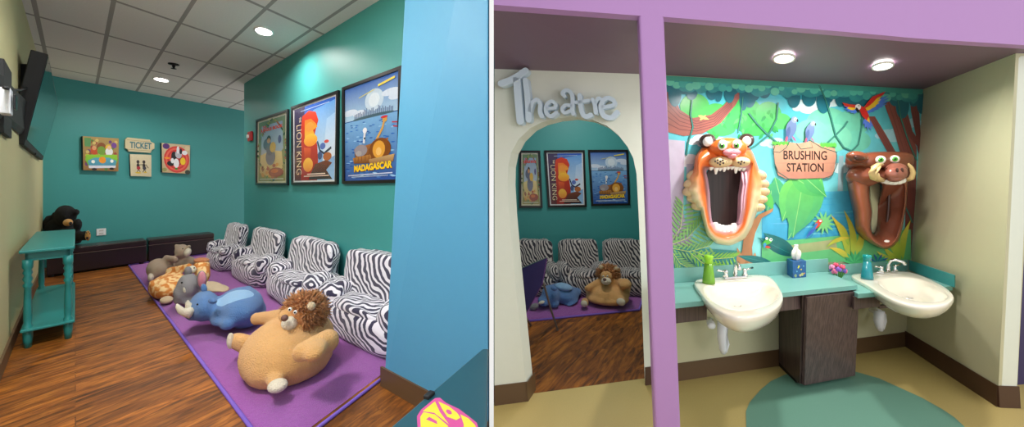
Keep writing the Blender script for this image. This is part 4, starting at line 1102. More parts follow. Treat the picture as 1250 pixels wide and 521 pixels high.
strokes('letter_e', [([(350, 326), (400, 320), (406, 298), (385, 280), (356, 292), (344, 325), (352, 360), (380, 374), (412, 352)], 20, 26)])
strokes('letter_a', [([(462, 245), (450, 225), (475, 208), (505, 225), (515, 270), (512, 330), (520, 358)], 22, 26), ([(510, 308), (470, 302), (448, 327), (462, 352), (500, 340)], 20, 22)])
strokes('letter_t', [([(560, 240), (565, 300), (575, 350), (598, 376), (630, 366)], 28, 30), ([(535, 285), (618, 273)], 20, 20)])
strokes('letter_r', [([(642, 268), (656, 300), (664, 350)], 24, 28), ([(660, 290), (676, 262), (690, 262)], 20, 24)])
strokes('letter_e', [([(700, 318), (770, 305), (780, 280), (745, 258), (708, 275), (695, 325), (715, 370), (760, 383), (798, 350)], 24, 34)])

# ================================================================ alcove: mural
ml = lambda x, y, l: PLM.hit(x, y, .002+l)
t = thing('jungle_mural', 'bright jungle mural covering the alcove wall above the counters', 'mural', PLM.hit(812, 330))
P_ = Print(ml, 3e-5)
top = lambda x: 92.3+(x-815)*.0540
mx1 = lambda y: 1127-(y-109)*.070
P_.poly([(811, top(811)), (1126.8, 109), (1112.3, 316.6), (1010, 320), (821.5, 336), (811, 336)], (70, 196, 214), (150, 222, 220))
ell, poly, line, leaf = P_.ell, P_.poly, P_.line, P_.leaf
def cloud(x, y, s, c=(214, 238, 240)):
    for a, b_, r in ((-1, .1, .6), (-.4, -.3, .8), (.3, -.4, .9), (1, 0, .7), (.1, .2, 1.1)): ell(x+a*s, y+b_*s*.5, r*s*.8, r*s*.42, c)
cloud(862, 172, 16, (236, 240, 244)); cloud(838, 196, 14, (232, 236, 242)); cloud(998, 125, 18); cloud(985, 132, 12); cloud(1090, 165, 15, (170, 222, 236)); cloud(1112, 150, 10, (170, 222, 236)); cloud(1025, 205, 12)
cloud(945, 175, 12, (180, 230, 232))
# pale far trees and sea
for x, y, r, c in ((1010, 150, 26, (116, 206, 172)), (1040, 150, 22, (110, 200, 170)), (990, 160, 20, (124, 210, 176)), (1045, 172, 18, (110, 202, 176)), (1016, 168, 24, (122, 208, 176))): ell(x, y, r, r*.72, c, n=26)
for x in (1020, 1030): pass
poly([(1024, 190), (1030, 190), (1028, 270), (1021, 270)], (160, 190, 196)); 
poly([(930, 236), (1070, 232), (1070, 300), (930, 300)], (86, 190, 220), (60, 164, 208))
for i in range(26):
    x, y = 930+random.random()*110, 240+random.random()*50; leaf((x, y), (x+18+random.random()*18, y-1), 1.8, random.choice([(110, 206, 226), (70, 176, 216), (96, 184, 226)]), n=4)
# left misty trunks and glare
poly([(813, 170), (836, 172), (834, 260), (846, 300), (815, 300)], (206, 196, 214), (176, 160, 190))
poly([(838, 200), (846, 200), (846, 290), (838, 290)], (190, 200, 220), (160, 190, 200))
# canopy green and dark leaf layer behind
for x, y, rx, ry, c in ((848, 130, 18, 16, (84, 196, 96)), (874, 136, 14, 10, (84, 196, 96)), (905, 138, 26, 20, (70, 190, 96)), (922, 150, 24, 16, (70, 186, 90)), (880, 158, 18, 8, (70, 180, 100)), (938, 140, 16, 16, (80, 196, 104)), (952, 148, 14, 10, (90, 204, 110))): ell(x, y, rx, ry, c, n=24)
for i in range(40):
    x, y = 868+random.random()*82, 132+random.random()*34; leaf((x, y), (x+random.uniform(-9, 9), y+8), 4, random.choice([(60, 176, 84), (96, 210, 110), (50, 160, 90)]), n=4)
# big curved branch at left
poly([(811, 108), (822, 112), (830, 134), (846, 144), (868, 140), (884, 128), (896, 112), (906, 114), (898, 128), (880, 150), (858, 163), (835, 166), (811, 160)], (146, 86, 82), (172, 104, 90))
for k in range(5): line([(814, 118+k*8), (830, 138+k*5), (850, 148+k*3), (872, 142+k*3), (894, 122+k*2)], 1.0, (126, 72, 70))
leaf((852, 141), (866, 146), 4, (214, 206, 120)); leaf((854, 147), (862, 140), 3, (214, 206, 120))
# right trunks
def trunk(L_, c1=(150, 84, 76), c2=(112, 58, 56)):
    a, b_ = L_; poly(a+b_[::-1], c1, c2)
    for k in range(1, 4): line([(a[i][0]+(b_[i][0]-a[i][0])*k/4, a[i][1]+(b_[i][1]-a[i][1])*k/4) for i in range(len(a))], .9, (122, 64, 60))
trunk(([(1060, 142), (1072, 165), (1086, 190), (1100, 215)], [(1068, 142), (1082, 165), (1096, 190), (1112, 215)]))
trunk(([(1076, 118), (1090, 155), (1100, 190), (1106, 235), (1104, 316)], [(1100, 118), (1106, 150), (1119, 180), (1118, 235), (1112, 316)]))
trunk(([(1110, 110), (1112, 135), (1118, 165), (1120, 182)], [(1125, 110), (1122, 135), (1124, 165), (1122, 188)]))
trunk(([(1100, 140), (1108, 165), (1121, 180)], [(1108, 138), (1114, 160), (1122, 172)]))
# canopy blobs over the top edge
cs = [(72, 176, 172), (58, 158, 160), (50, 140, 148), (84, 192, 178), (64, 168, 150)]
for x in list(range(816, 1124, 9)):
    y0 = top(x); r = random.Random(x)
    if r.random() < .75:
        h = r.uniform(14, 34); ell(x+r.uniform(-3, 3), min(y0+h*.5+4, 132), r.uniform(5, 9), h*.5, (34, 112, 128), n=18)
for x in list(range(814, 1124, 7)):
    y0 = top(x); r = random.Random(x*3); h = r.uniform(10, 26); w_ = r.uniform(7, 11)
    if x > 1113: w_ = 4
    yy = y0+h*.4; ry = h*.5
    if yy-ry < y0+.5: ry = yy-y0-.6
    ell(min(x, 1117), yy, w_, max(ry, 3), r.choice(cs), (54, 150, 156), n=20)
for x in list(range(818, 1120, 8)):
    y0 = top(x); r = random.Random(x*7); rr = r.uniform(3.5, 5.8); ell(min(x, 1119), y0+rr+r.uniform(.6, 8), rr, rr*.9, r.choice([(92, 200, 180), (74, 180, 170), (108, 206, 178)]), n=16)
poly([(811, top(811)), (1126.5, top(1126.5)), (1126.2, top(1126)+6), (811, top(811)+6)], (70, 150, 130), (74, 176, 164))
# vines
for v in ([(845, 122), (843, 140), (846, 155), (840, 175), (838, 190)], [(907, 118), (905, 140), (901, 162)], [(914, 138), (925, 152), (935, 162), (944, 170), (952, 176)], [(950, 125), (948, 145), (938, 165), (922, 178), (914, 182)],
          [(1000, 104), (1008, 122), (1015, 145), (1020, 165), (1030, 180), (1040, 184), (1048, 176), (1052, 155), (1052, 140)], [(1035, 148), (1030, 155), (1020, 165), (1008, 176)], [(1096, 122), (1100, 145), (1108, 170), (1119, 196)], [(1104, 250), (1110, 262), (1114, 272)]):
    line(v, 1.9, (36, 104, 100)); line(v, .6, (80, 160, 140))
# big leaves below the sign
def banana(a, b_, w, c, c2): leaf(a, b_, w, c, c2); line([a, b_], .8, (150, 216, 130))
for a, b_, w in (((944, 222), (936, 262), 16), ((946, 216), (958, 262), 18)): banana(a, b_, w, (74, 172, 110), (60, 160, 130))
banana((1003, 216), (962, 292), 34, (100, 196, 96), (70, 170, 130)); banana((975, 214), (955, 270), 30, (118, 206, 96), (86, 186, 110)); banana((982, 212), (968, 290), 34, (104, 196, 92), (80, 176, 120)); banana((965, 214), (1008, 240), 22, (96, 190, 100), (80, 180, 100)); banana((980, 214), (1009, 240), 18, (90, 186, 106), (70, 170, 100))
leaf((932, 232), (944, 256), 12, (90, 190, 90)); leaf((930, 250), (938, 222), 10, (70, 176, 100))
# trunk and ground
poly([(926, 262), (944, 254), (943, 258), (930, 266), (922, 284), (918, 302), (920, 330), (896, 330), (906, 306), (908, 288), (914, 276)], (196, 136, 90), (166, 112, 76))
poly([(900, 302), (910, 318), (906, 330), (895, 330)], (206, 150, 104), (180, 124, 86)); poly([(922, 308), (912, 322), (918, 330), (928, 328)], (206, 150, 104), (180, 124, 86))
poly([(930, 296), (1112, 280), (1112, 317), (1010, 320), (930, 326)], (110, 196, 130), (96, 186, 120)); poly([(960, 300), (1020, 292), (1022, 303), (975, 309)], (176, 176, 130), (160, 176, 120))
poly([(811, 300), (900, 306), (898, 330), (821, 334), (811, 334)], (60, 150, 140), (50, 140, 150))
for a, b_, w in (((972, 312), (932, 284), 16), ((970, 312), (925, 290), 14), ((944, 322), (900, 312), 10), ((850, 330), (826, 300), 12), ((870, 326), (846, 306), 10)): leaf(a, b_, w, (34, 118, 116), (24, 96, 100)); line([a, b_], .5, (60, 150, 140))
# palm fronds lower left
def frond(o, tip, w, n, c, c2=None, curl=.12, droop=.5):
    dx, dy = tip[0]-o[0], tip[1]-o[1]; L_ = math.hypot(dx, dy)
    for i in range(n):
        u = .12+.86*i/(n-1); x, y = o[0]+dx*u-dy*curl*math.sin(u*3.14), o[1]+dy*u+dx*curl*math.sin(u*3.14)
        for s in (-1, 1):
            l = w*math.sin(math.pi*min(1, .25+.75*(1-u)))+w*.3; ux, uy = dx/L_, dy/L_
            ex_, ey_ = (-uy*s*.8+ux*.6), (ux*s*.8+uy*.6)
            leaf((x, y), (x+ex_*l, y+ey_*l+droop*l*.3), w*.17, c, c2, n=4)
    line([o, (o[0]+dx*.5-dy*curl, o[1]+dy*.5+dx*curl), tip], .8, (200, 220, 120))
for o_, tp, w in (((816, 300), (834, 250), 17), ((814, 300), (856, 272), 16), ((816, 302), (866, 300), 14), ((820, 306), (846, 330), 12)): frond(o_, tp, w, 10, (150, 196, 110), (110, 176, 110))
frond((846, 306), (896, 314), 13, 11, (156, 212, 80), (120, 196, 80)); frond((840, 306), (880, 326), 11, 9, (140, 206, 76), (110, 186, 80))
# small frond centre, yellow plants right
for a in range(12):
    t_ = math.radians(a*30+10); leaf((1006, 272), (1006+15*math.cos(t_), 272+15*math.sin(t_)), 3.4, (124, 206, 130), n=5)
for a, b_, w in (((1036, 318), (1014, 262), 9), ((1038, 318), (1012, 302), 7), ((1040, 318), (1030, 256), 8), ((1036, 300), (1016, 266), 7), ((1040, 316), (1052, 275), 9), ((1038, 290), (1008, 302), 5)): leaf(a, b_, w, (226, 200, 70), (150, 190, 70), .1)
for a, b_, w in (((1100, 317), (1086, 276), 9), ((1102, 317), (1112, 268), 8), ((1100, 317), (1094, 262), 8), ((1098, 317), (1078, 300), 6), ((1092, 317), (1070, 306), 5), ((1088, 318), (1060, 312), 4)): leaf(a, b_, w, (226, 206, 76), (150, 190, 60), -.08)
for a in range(9):
    t_ = math.radians(190+a*20); leaf((1072, 320), (1072+15*math.cos(t_), 320+11*math.sin(t_)), 3, (40, 96, 160) if a % 2 else (60, 170, 120), n=5)
for a in range(9):
    t_ = math.radians(190+a*20); leaf((1044, 321), (1044+16*math.cos(t_), 321+16*math.sin(t_)), 4, (60, 170, 110) if a % 2 else (80, 190, 120), n=5)
# the wooden sign
poly([(944, 178), (954, 176), (960, 173), (975, 175), (990, 172), (1006, 178), (1019, 181), (1021, 190), (1018, 210), (1012, 217), (960, 218), (950, 214), (946, 200)], (214, 160, 132), (190, 134, 110))
poly([(949, 210), (1017, 210), (1012, 217), (960, 218.5), (951, 214)], (190, 130, 112)); line([(946, 199), (1019, 199)], .5, (180, 126, 108)); line([(945, 187), (1020, 188)], .4, (206, 156, 134))
for i in range(12): leaf((943+i*1.7, 176+(i % 3)), (944+i*1.7, 171.5+(i % 2)), 2.4, (96, 186, 70), n=4)
for i in range(12): leaf((1002+i*1.6, 179+(i % 3)*.8), (1003+i*1.6, 173+(i % 2)), 2.4, (96, 190, 76), n=4)
for v in ([(946, 178), (944, 185), (952, 186), (960, 180), (964, 172)], [(972, 175), (978, 182), (992, 180), (990, 172), (1003, 180), (1022, 186)], [(946, 200), (950, 210), (962, 218), (975, 219)], [(1021, 186), (1022, 200), (1016, 214), (1005, 218)]): line(v, 1.0, (70, 100, 90))
ink = (56, 40, 40)
P_.text('BRUSHING', (956.5, 194.5), (53, .8), (0, -11), ink, .012); P_.text('STATION', (960.5, 209.5), (45, .3), (0, -10.5), ink, .012)
# two grey parrots
for x, y, s, h in ((966, 158, 1.0, 1), (989, 161, .85, 1)):
    leaf((x+3*s, y-14*s), (x-4*s, y+15*s), 13*s, (120, 142, 182), (92, 118, 164)); leaf((x-2*s, y-4*s), (x-6*s, y+13*s), 5*s, (84, 104, 150)); leaf((x-5*s, y+8*s), (x-7*s, y+16*s), 3*s, (200, 90, 120))
    ell(x+4*s, y-12*s, 4*s, 4*s, (150, 168, 198)); ell(x+5*s, y-12.5*s, 1.9*s, 1.9*s, (240, 244, 246)); ell(x+5.4*s, y-12.5*s, .6*s, .6*s, (40, 40, 50)); leaf((x+7*s, y-13*s), (x+8*s, y-8.5*s), 2.4*s, (50, 50, 60)); leaf((x+1*s, y+8*s), (x+6*s, y+15*s), 3*s, (160, 110, 150))
# scarlet macaw
def feathers(o, tips, w, c):
    for q in tips: leaf(o, q, w, c, n=5)
feathers((1052, 134), [(1085, 116), (1087, 119), (1086, 123), (1083, 127), (1079, 130), (1074, 133), (1068, 136), (1062, 138)], 4.5, (80, 130, 226))
feathers((1053, 133), [(1077, 117), (1076, 121), (1074, 125), (1070, 129), (1065, 132)], 5, (246, 200, 50))
poly([(1054, 133), (1058, 126), (1065, 118), (1081, 111.5), (1078, 116), (1071, 119), (1066, 125), (1060, 130)], (220, 50, 44))
feathers((1047, 132), [(1029, 129), (1030, 133), (1033, 136), (1038, 138), (1042, 139)], 4.5, (80, 130, 226)); leaf((1046, 131), (1034, 132), 6, (246, 200, 50)); poly([(1028, 125), (1036, 127), (1046, 128), (1047, 132), (1040, 131), (1032, 130)], (220, 60, 44))
feathers((1058, 144), [(1056, 157), (1060, 160), (1064, 159), (1066, 155), (1053, 152)], 3.6, (90, 130, 226)); leaf((1055, 138), (1062, 150), 5, (246, 190, 50))
poly([(1050, 129), (1056, 131), (1061, 141), (1058, 147), (1053, 142), (1049, 134)], (222, 46, 44)); ell(1047.5, 130.5, 3.6, 3.6, (244, 240, 236)); leaf((1045, 131), (1048, 138), 3.2, (34, 30, 36)); ell(1048.5, 129, .7, .7, (30, 30, 30))
# little macaw and frog
leaf((1003, 268), (992, 281), 6, (224, 84, 70)); leaf((996, 277), (984, 290), 4, (60, 100, 190)); ell(1001, 270, 3, 2.6, (226, 80, 66)); ell(1001.6, 269.6, 1.5, 1.3, (246, 244, 240)); leaf((998, 272), (992, 280), 3, (60, 130, 200))
ell(937, 295, 6, 3.2, (90, 190, 70), rot=-25); ell(941, 292.5, 2, 2, (240, 246, 240)); ell(936, 291, 1.8, 1.8, (240, 246, 240)); leaf((934, 296), (933, 303), 4, (60, 150, 200)); leaf((934, 301), (941, 302), 3, (220, 70, 50)); ell(941.3, 292.5, .8, .8, (20, 30, 20))
P_.build('artwork', M['muralm'], t)
b = MB(); q = [(811, top(811)), (1126.8, 109), (1112.3, 316.9), (1031, 324), (1010, 315), (822, 329), (811, 336)]
# ---- outlet above the splash
outlet(PLM.hit(971.5, 303.5, .012), PLM, .035, .07, 'white outlet low on the mural behind the tissue box')

# ================================================================ sculpted animal mouths
def rayhit(c, ang, poly_):
    dx, dy = math.cos(ang), math.sin(ang); best = None
    for i in range(len(poly_)):
        x1, y1 = poly_[i]; x2, y2 = poly_[(i+1) % len(poly_)]
        ex_, ey_ = x2-x1, y2-y1; det = dx*-ey_+ex_*dy
        if abs(det) < 1e-9: continue
        rx, ry = x1-c[0], y1-c[1]; t_ = (rx*-ey_+ex_*ry)/det; u = (dx*ry-dy*rx)/det
        if t_ > 0 and -1e-6 <= u <= 1+1e-6 and (best is None or t_ > best): best = t_
    return (c[0]+dx*best, c[1]+dy*best)
def ringsculpt(name, cen, rings, colf, parent, n=88, m=None):
    """rings = [(outline px, lift, tag)]"""
    v = []; cols = []; f = []
    for k, (pl_, lift) in enumerate(rings):
        for i in range(n):
            a = 2*math.pi*i/n; q = rayhit(cen, a, pl_); v.append(PLM.hit(q[0], q[1], lift)); cols.append(lin(colf(k, q[0], q[1], a)))
    for k in range(len(rings)-1):
        for i in range(n): f.append((k*n+i, k*n+(i+1) % n, (k+1)*n+(i+1) % n, (k+1)*n+i))
    o = meshobj(name, v, f, m or M['sculpt'], parent, True, cols=cols); fixn(o)
    md = o.modifiers.new('s', 'SUBSURF'); md.levels = 1; md.render_levels = 1
    return o
def mixpoly(a, b_, t_, cen, n=88):
    R = []
    for i in range(n):
        an_ = 2*math.pi*i/n; p, q = rayhit(cen, an_, a), rayhit(cen, an_, b_); R.append((p[0]+(q[0]-p[0])*t_, p[1]+(q[1]-p[1])*t_))
    return R
def pxball(name, x, y, rx, ry, lift, rl, m, parent, rot=0, ex=1.0):
    c = PLM.hit(x, y, lift); sx = (PLM.hit(x+1, y, lift)-c); sy = (PLM.hit(x, y-1, lift)-c); r = math.radians(rot)
    b = MB(); b.ell(c, (sx*rx*math.cos(r)+sy*rx*math.sin(r), PLM.n*rl, sy*ry*math.cos(r)-sx*ry*math.sin(r)), 22, 14, ex); return b.build(name, m, parent, True)
lerp3 = lambda a, b_, t_: tuple(a[i]+(b_[i]-a[i])*max(0, min(1, t_)) for i in range(3))
S6 = lambda L_: [(830+x/3.47, 155+y/3.47) for x, y in L_]
t = thing('tiger_head', 'orange and cream tiger head sculpture with a wide open mouth on the mural', 'wall sculpture', PLM.hit(885, 300))
out = S6([(200, 44), (250, 52), (290, 78), (312, 112), (325, 150), (338, 188), (360, 238), (348, 262), (352, 290), (338, 318), (336, 345), (322, 372), (305, 425), (275, 475), (215, 503), (160, 497), (115, 462), (97, 400), (84, 345), (66, 348), (62, 320), (42, 310), (44, 285), (24, 268), (42, 235), (34, 212), (55, 185), (62, 150), (64, 120), (92, 85), (140, 56)])
m1 = S6([(205, 168), (245, 160), (285, 150), (312, 150), (300, 185), (296, 230), (288, 290), (283, 350), (268, 415), (240, 452), (195, 464), (152, 450), (124, 412), (112, 350), (106, 280), (100, 220), (88, 175), (100, 160), (150, 172)])
m2 = S6([(205, 176), (240, 176), (258, 182), (255, 225), (245, 290), (243, 345), (240, 400), (225, 418), (190, 424), (150, 424), (135, 395), (130, 340), (127, 280), (119, 220), (108, 182), (150, 178)])
cen = (830+185/3.47, 155+300/3.47)
ORG, CRM, DK = (230, 112, 44), (238, 216, 170), (160, 80, 50)
def tcol(k, x, y, a):
    yy = (y-155)*3.47; base = lerp3(ORG, CRM, (yy-170)/110)
    if k <= 0: return lerp3(base, (150, 100, 70), .5)
    if k in (1, 2, 3): return base
    if k in (4, 5): return lerp3((236, 120, 60), ORG, 0.5)
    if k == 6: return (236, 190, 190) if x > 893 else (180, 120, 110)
    return (226, 180, 196)
ringsculpt('head', cen, [(out, .0), (mixpoly(out, m1, .03, cen), .05), (mixpoly(out, m1, .2, cen), .10), (mixpoly(out, m1, .5, cen), .135), (mixpoly(out, m1, .82, cen), .13), (m1, .115), (mixpoly(m1, m2, .35, cen), .09), (mixpoly(m1, m2, .7, cen), .05), (m2, .012)], tcol, t)
pk = plank_mat('painted dark plank reflection', (34, 26, 24), (54, 42, 38), (9, 9, .4), .3)  # mirror's reflection of dark planks painted in as its colour
b = MB(); b.prism([PLM.hit(x, y, .008) for x, y in mixpoly(m2, m1, .12, cen, 40)], PLM.n*.006); b.build('painted_mirror', pk, t)
pm = lambda n, X_, Y_, rx, ry, lf, rl, m, rot=0: pxball(n, 830+X_/3.47, 155+Y_/3.47, rx/3.47, ry/3.47, lf, rl, m, t, rot)
sm = lambda nm, c, r=.3: mat(nm, c, r)
orange_m = sm('tiger orange', ORG); white_m = sm('glossy white enamel', (244, 240, 232), .2); green_m = sm('green iris', (70, 170, 50), .2); pinkn = sm('pink nose', (232, 140, 150), .25); crm = sm('muzzle cream', (230, 200, 150)); dkb = sm('dark brown paint', (70, 50, 46))
for x, y, r in ((116, 60, 30), (280, 58, 26)):
    pm('ear', x, y, r, 31, .06, .05, dkb); pm('inner_ear', x+2, y+2, r*.62, 21, .10, .025, white_m)
cf = sm('cheek fur cream', (226, 196, 150), .4)
for i, (x, y, rt) in enumerate(((52, 205, 20), (40, 240, 10), (36, 272, 0), (54, 300, -15), (72, 332, -20), (340, 205, -20), (350, 240, -10), (352, 272, 0), (342, 305, 15), (332, 338, 20))):
    pm('cheek_fur', x+(6 if x < 100 else -6), y, 26, 21, .035, .05, cf, rt+(25 if x < 100 else -25))
pm('brow', 205, 90, 75, 44, .12, .07, orange_m)
for x, y in ((180, 76), (241, 75)):
    pm('eye', x, y, 18, 23, .192, .022, white_m); pm('iris', x-1, y+3, 10, 12, .209, .012, green_m); pm('pupil', x-1, y+3, 4.5, 6, .218, .006, sm('pupil black', (16, 16, 16), .1)); pm('glint', x-4, y-2, 2.5, 3, .223, .003, white_m)
pm('muzzle', 172, 148, 44, 24, .15, .055, crm); pm('muzzle', 255, 148, 34, 22, .15, .055, crm); pm('nose_bridge', 215, 112, 28, 26, .17, .04, orange_m); pm('nose', 220, 108, 36, 17, .20, .03, pinkn); pm('nose', 220, 122, 16, 12, .205, .025, pinkn)
P_ = Print(lambda x, y, l: PLM.hit(830+x/3.47, 155+y/3.47, .213+l))
b = MB()
for x, y in ((150, 145), (160, 152), (170, 158), (160, 140), (172, 146), (184, 152), (182, 140), (194, 147), (248, 150), (258, 156), (262, 146), (272, 150)):
    c = PLM.hit(830+x/3.47, 155+y/3.47, .2); b.ell(c, (PLM.u*.008, PLM.n*.005, Z*.008), 8, 6)
b.build('whisker_spots', dkb, t, True)
b = MB()
for i, x in enumerate([130, 150, 168, 185, 202, 218, 234, 250, 266]):
    y0 = 176+3*math.sin(i); ln = 22 if i in (1, 6) else (14 if i == 3 else 8); w_ = 9
    p = [PLM.hit(830+(x+s)/3.47, 155+(y0-6)/3.47, .13) for s in (-w_, w_)]; p2 = PLM.hit(830+x/3.47, 155+(y0+ln)/3.47, .12); n_ = PLM.n*.018
    b.hexa([p[0], p[1], p2+PLM.u*.006, p2-PLM.u*.006], [p[0]+n_, p[1]+n_, p2+n_*.4+PLM.u*.006, p2+n_*.4-PLM.u*.006])
b.build('upper_teeth', white_m, t, bevel=.004)
b = MB()
for i, (x, y) in enumerate([(150, 425), (163, 432), (180, 436), (197, 438), (214, 436), (228, 428)]):
    c = PLM.hit(830+x/3.47, 155+y/3.47, .06); b.ell(c, (PLM.u*.022, PLM.n*.02, Z*.04), 10, 8, .7)
b.build('lower_teeth', white_m, t, True)
pm('tongue', 190, 436, 42, 14, .03, .03, sm('tongue pink', (230, 150, 160)))
b = MB()
for i, pts in enumerate(([(262, 190), (270, 240), (262, 300), (262, 360), (248, 410)], [(278, 190), (282, 240), (275, 300), (272, 360), (255, 425)])):
    b.tube([PLM.hit(830+x/3.47, 155+y/3.47, .07+.02*i) for x, y in pts], .008, 8)
b.build('gum_ridges', sm('gum pink', (238, 190, 206)), t, True)
del P_

S7 = lambda L_: [(1020+x/3.718, 170+y/3.718) for x, y in L_]
t = thing('boar_head', 'brown warthog head sculpture with curved tusks and open mouth on the mural', 'wall sculpture', PLM.hit(1070, 305))
out = S7([(190, 58), (250, 58), (300, 62), (318, 90), (330, 110), (330, 200), (322, 300), (305, 400), (290, 455), (262, 488), (225, 502), (175, 482), (120, 450), (90, 410), (80, 335), (62, 260), (52, 200), (52, 140), (75, 112), (110, 95), (140, 70)])
m1 = S7([(205, 196), (255, 200), (305, 196), (314, 220), (310, 300), (292, 390), (270, 452), (240, 478), (205, 474), (170, 442), (152, 400), (162, 330), (150, 265), (150, 200), (160, 192)])
m2 = S7([(200, 200), (214, 205), (205, 240), (192, 290), (190, 340), (190, 390), (178, 425), (166, 432), (158, 400), (166, 330), (156, 265), (153, 202), (160, 198)])
cen = (1020+177/3.718, 170+330/3.718)
BR, BD, BL_ = (124, 66, 44), (70, 36, 26), (176, 100, 64)
def bcol(k, x, y, a):
    if k == 0: return BD
    if k in (2, 3): return (140, 74, 46)
    if k in (4, 5): return (128, 70, 50)
    return (118, 66, 48)
ringsculpt('head', cen, [(out, .0), (mixpoly(out, m1, .04, cen), .08), (mixpoly(out, m1, .25, cen), .16), (mixpoly(out, m1, .6, cen), .19), (mixpoly(out, m1, .9, cen), .18), (m1, .165), (mixpoly(m1, m2, .4, cen), .11), (mixpoly(m1, m2, .75, cen), .05), (m2, .012)], bcol, t)
cm = mat('painted pale wall reflection', (206, 206, 168), .25)  # reflected cream wall painted onto the mirror as a flat colour
b = MB(); b.prism([PLM.hit(x, y, .008) for x, y in mixpoly(m2, m1, .1, cen, 40)], PLM.n*.005); b.build('painted_mirror', cm, t)
pm = lambda n, X_, Y_, rx, ry, lf, rl, m, rot=0: pxball(n, 1020+X_/3.718, 170+Y_/3.718, rx/3.718, ry/3.718, lf, rl, m, t, rot)
brm = sm('warthog brown', BR); brd = sm('warthog dark brown', BD); snm = sm('snout brown', (150, 92, 76)); ivm = sm('ivory', (214, 184, 126), .35)
pxball('brow', 1020+200/3.718, 170+98/3.718, 118/3.718, 40/3.718, .13, .11, brm, t, 1, .6); pm('cheek', 130, 165, 62, 50, .14, .09, brm, 20); pm('ear', 98, 80, 42, 25, .19, .05, brm, -15); pm('inner_ear', 108, 84, 24, 12, .235, .02, brd, -15); pm('ear', 300, 72, 24, 14, .12, .03, brm, 15)
for x, y, r in ((204, 93, 18), (268, 90, 17)):
    pm('eye', x, y, r, r+1, .245, .025, white_m); pm('iris', x+2, y, 10, 11, .264, .012, green_m); pm('pupil', x+3, y-1, 4.5, 5, .273, .006, sm('pupil black', (16, 16, 16), .1))
pm('muzzle', 235, 165, 62, 30, .20, .08, brm); pm('nose_bridge', 272, 135, 34, 28, .25, .06, snm); pm('snout', 275, 155, 40, 36, .28, .05, snm); pm('snout', 268, 180, 22, 14, .28, .04, snm)
for x in (280, 302): pm('nostril', x, 140, 5, 11, .33 if x == 280 else .325, .008, brd, 12)
def tusk(nm, pts, r):
    b = MB(); q = [PLM.hit(1020+x/3.718, 170+y/3.718, l) for x, y, l in pts]; b.tube(q, r, 12); b.build(nm, ivm, t, True)
tusk('tusk', [(195, 182, .24), (172, 172, .29), (166, 150, .31), (172, 128, .31), (190, 116, .30), (214, 114, .28)], [.020, .022, .021, .018, .014, .008])
tusk('tusk', [(212, 186, .24), (190, 176, .30), (184, 156, .32), (188, 138, .32), (202, 124, .31)], [.016, .018, .016, .013, .008])
tusk('tusk', [(325, 184, .20), (345, 176, .23), (352, 152, .24), (344, 128, .24), (328, 112, .23), (316, 110, .22)], [.016, .018, .017, .014, .010, .006])
b = MB()
for x, y, r in ((225, 186, 12), (243, 192, 14), (262, 194, 15), (282, 192, 13), (298, 186, 10)):
    c = PLM.hit(1020+x/3.718, 170+y/3.718, .22); b.ell(c, (PLM.u*r*.0024, PLM.n*.03, Z*.025), 10, 8, .8)
b.build('upper_teeth', white_m, t, True)
pm('tongue', 205, 455, 30, 9, .10, .04, sm('tongue pink', (226, 130, 130)), -10)
pm('lower_teeth', 225, 463, 27, 9, .13, .03, white_m, 8)
b = MB(); b.tube([PLM.hit(1020+x/3.718, 170+y/3.718, l) for x, y, l in ((248, 205, .09), (242, 260, .09), (240, 330, .09), (232, 390, .08), (210, 430, .08))], .012, 8); b.build('inner_seam', brd, t, True)
# ================================================================ counters, cabinet, sinks
Z1, Z2 = .715, .675
wp = lambda x: at_floor_px(M0, uw, x)                     # point at the wall foot in column x
cL = G(811, 371.8, Z1); cLf = G(823, 370.5, Z1); cRf = G(1046.6, 348, Z1)
def onwall(x, y_, z): return up(G(x, y_, z), z)
bL = PLM.hit(808, 346.2); bR = PLM.hit(1008, 330.6)
bL = up(bL, Z1); bR = up(bR, Z1)
fdir = (cRf-cLf).normalized(); cL = cLf-fdir*.14
t = thing('countertop', 'higher teal laminate countertop along the mural holding the left sink', 'countertop', up(bL, Z1))
notch = [G(x, y, Z1) for x, y in ((859, 366.9), (860, 362), (857, 355), (862, 349), (885, 345), (932, 342.5), (942, 348), (949, 358))]
nb = cLf+fdir*((notch[-1]-cLf).dot(fdir)); na = cLf+fdir*((notch[0]-cLf).dot(fdir)); notch[0] = na; notch.append(nb)
b = MB(); b.prism([q-Z*.03 for q in [cL]+notch+[cRf, bR, bL]], Z*.03); b.build('worktop', M['lam'], t)
n_ = PLM.n*.02
b = MB(); b.hexa([bL+PLM.n*.003, bR+PLM.n*.003, bR+n_, bL+n_], [up(q, Z1+.105) for q in (bL+PLM.n*.003, bR+PLM.n*.003, bR+n_, bL+n_)]); b.build('backsplash', M['lam'], t, bevel=.002)
af = Vector((.02, .045, 0))
aL, aR = cL+af-Z*.03, up(cLf+fdir*(G(975.5, 370, Z1)-cLf).length, Z1)+af-Z*.03
aR = up(at_floor_px(cLf+af, fdir, 978), Z1-.03)
b = MB(); av = Vector((.01, .025, 0)); am = up(at_floor_px(cLf+af, fdir, 863), Z1-.03); an2 = up(at_floor_px(cLf+af, fdir, 949), Z1-.03)
for q0_, q1_ in ((aL, am), (an2, aR)): b.hexa([q0_-Z*.105, q1_-Z*.105, q1_+av-Z*.105, q0_+av-Z*.105], [q0_, q1_, q1_+av, q0_+av])
b.build('apron', M['cab'], t)
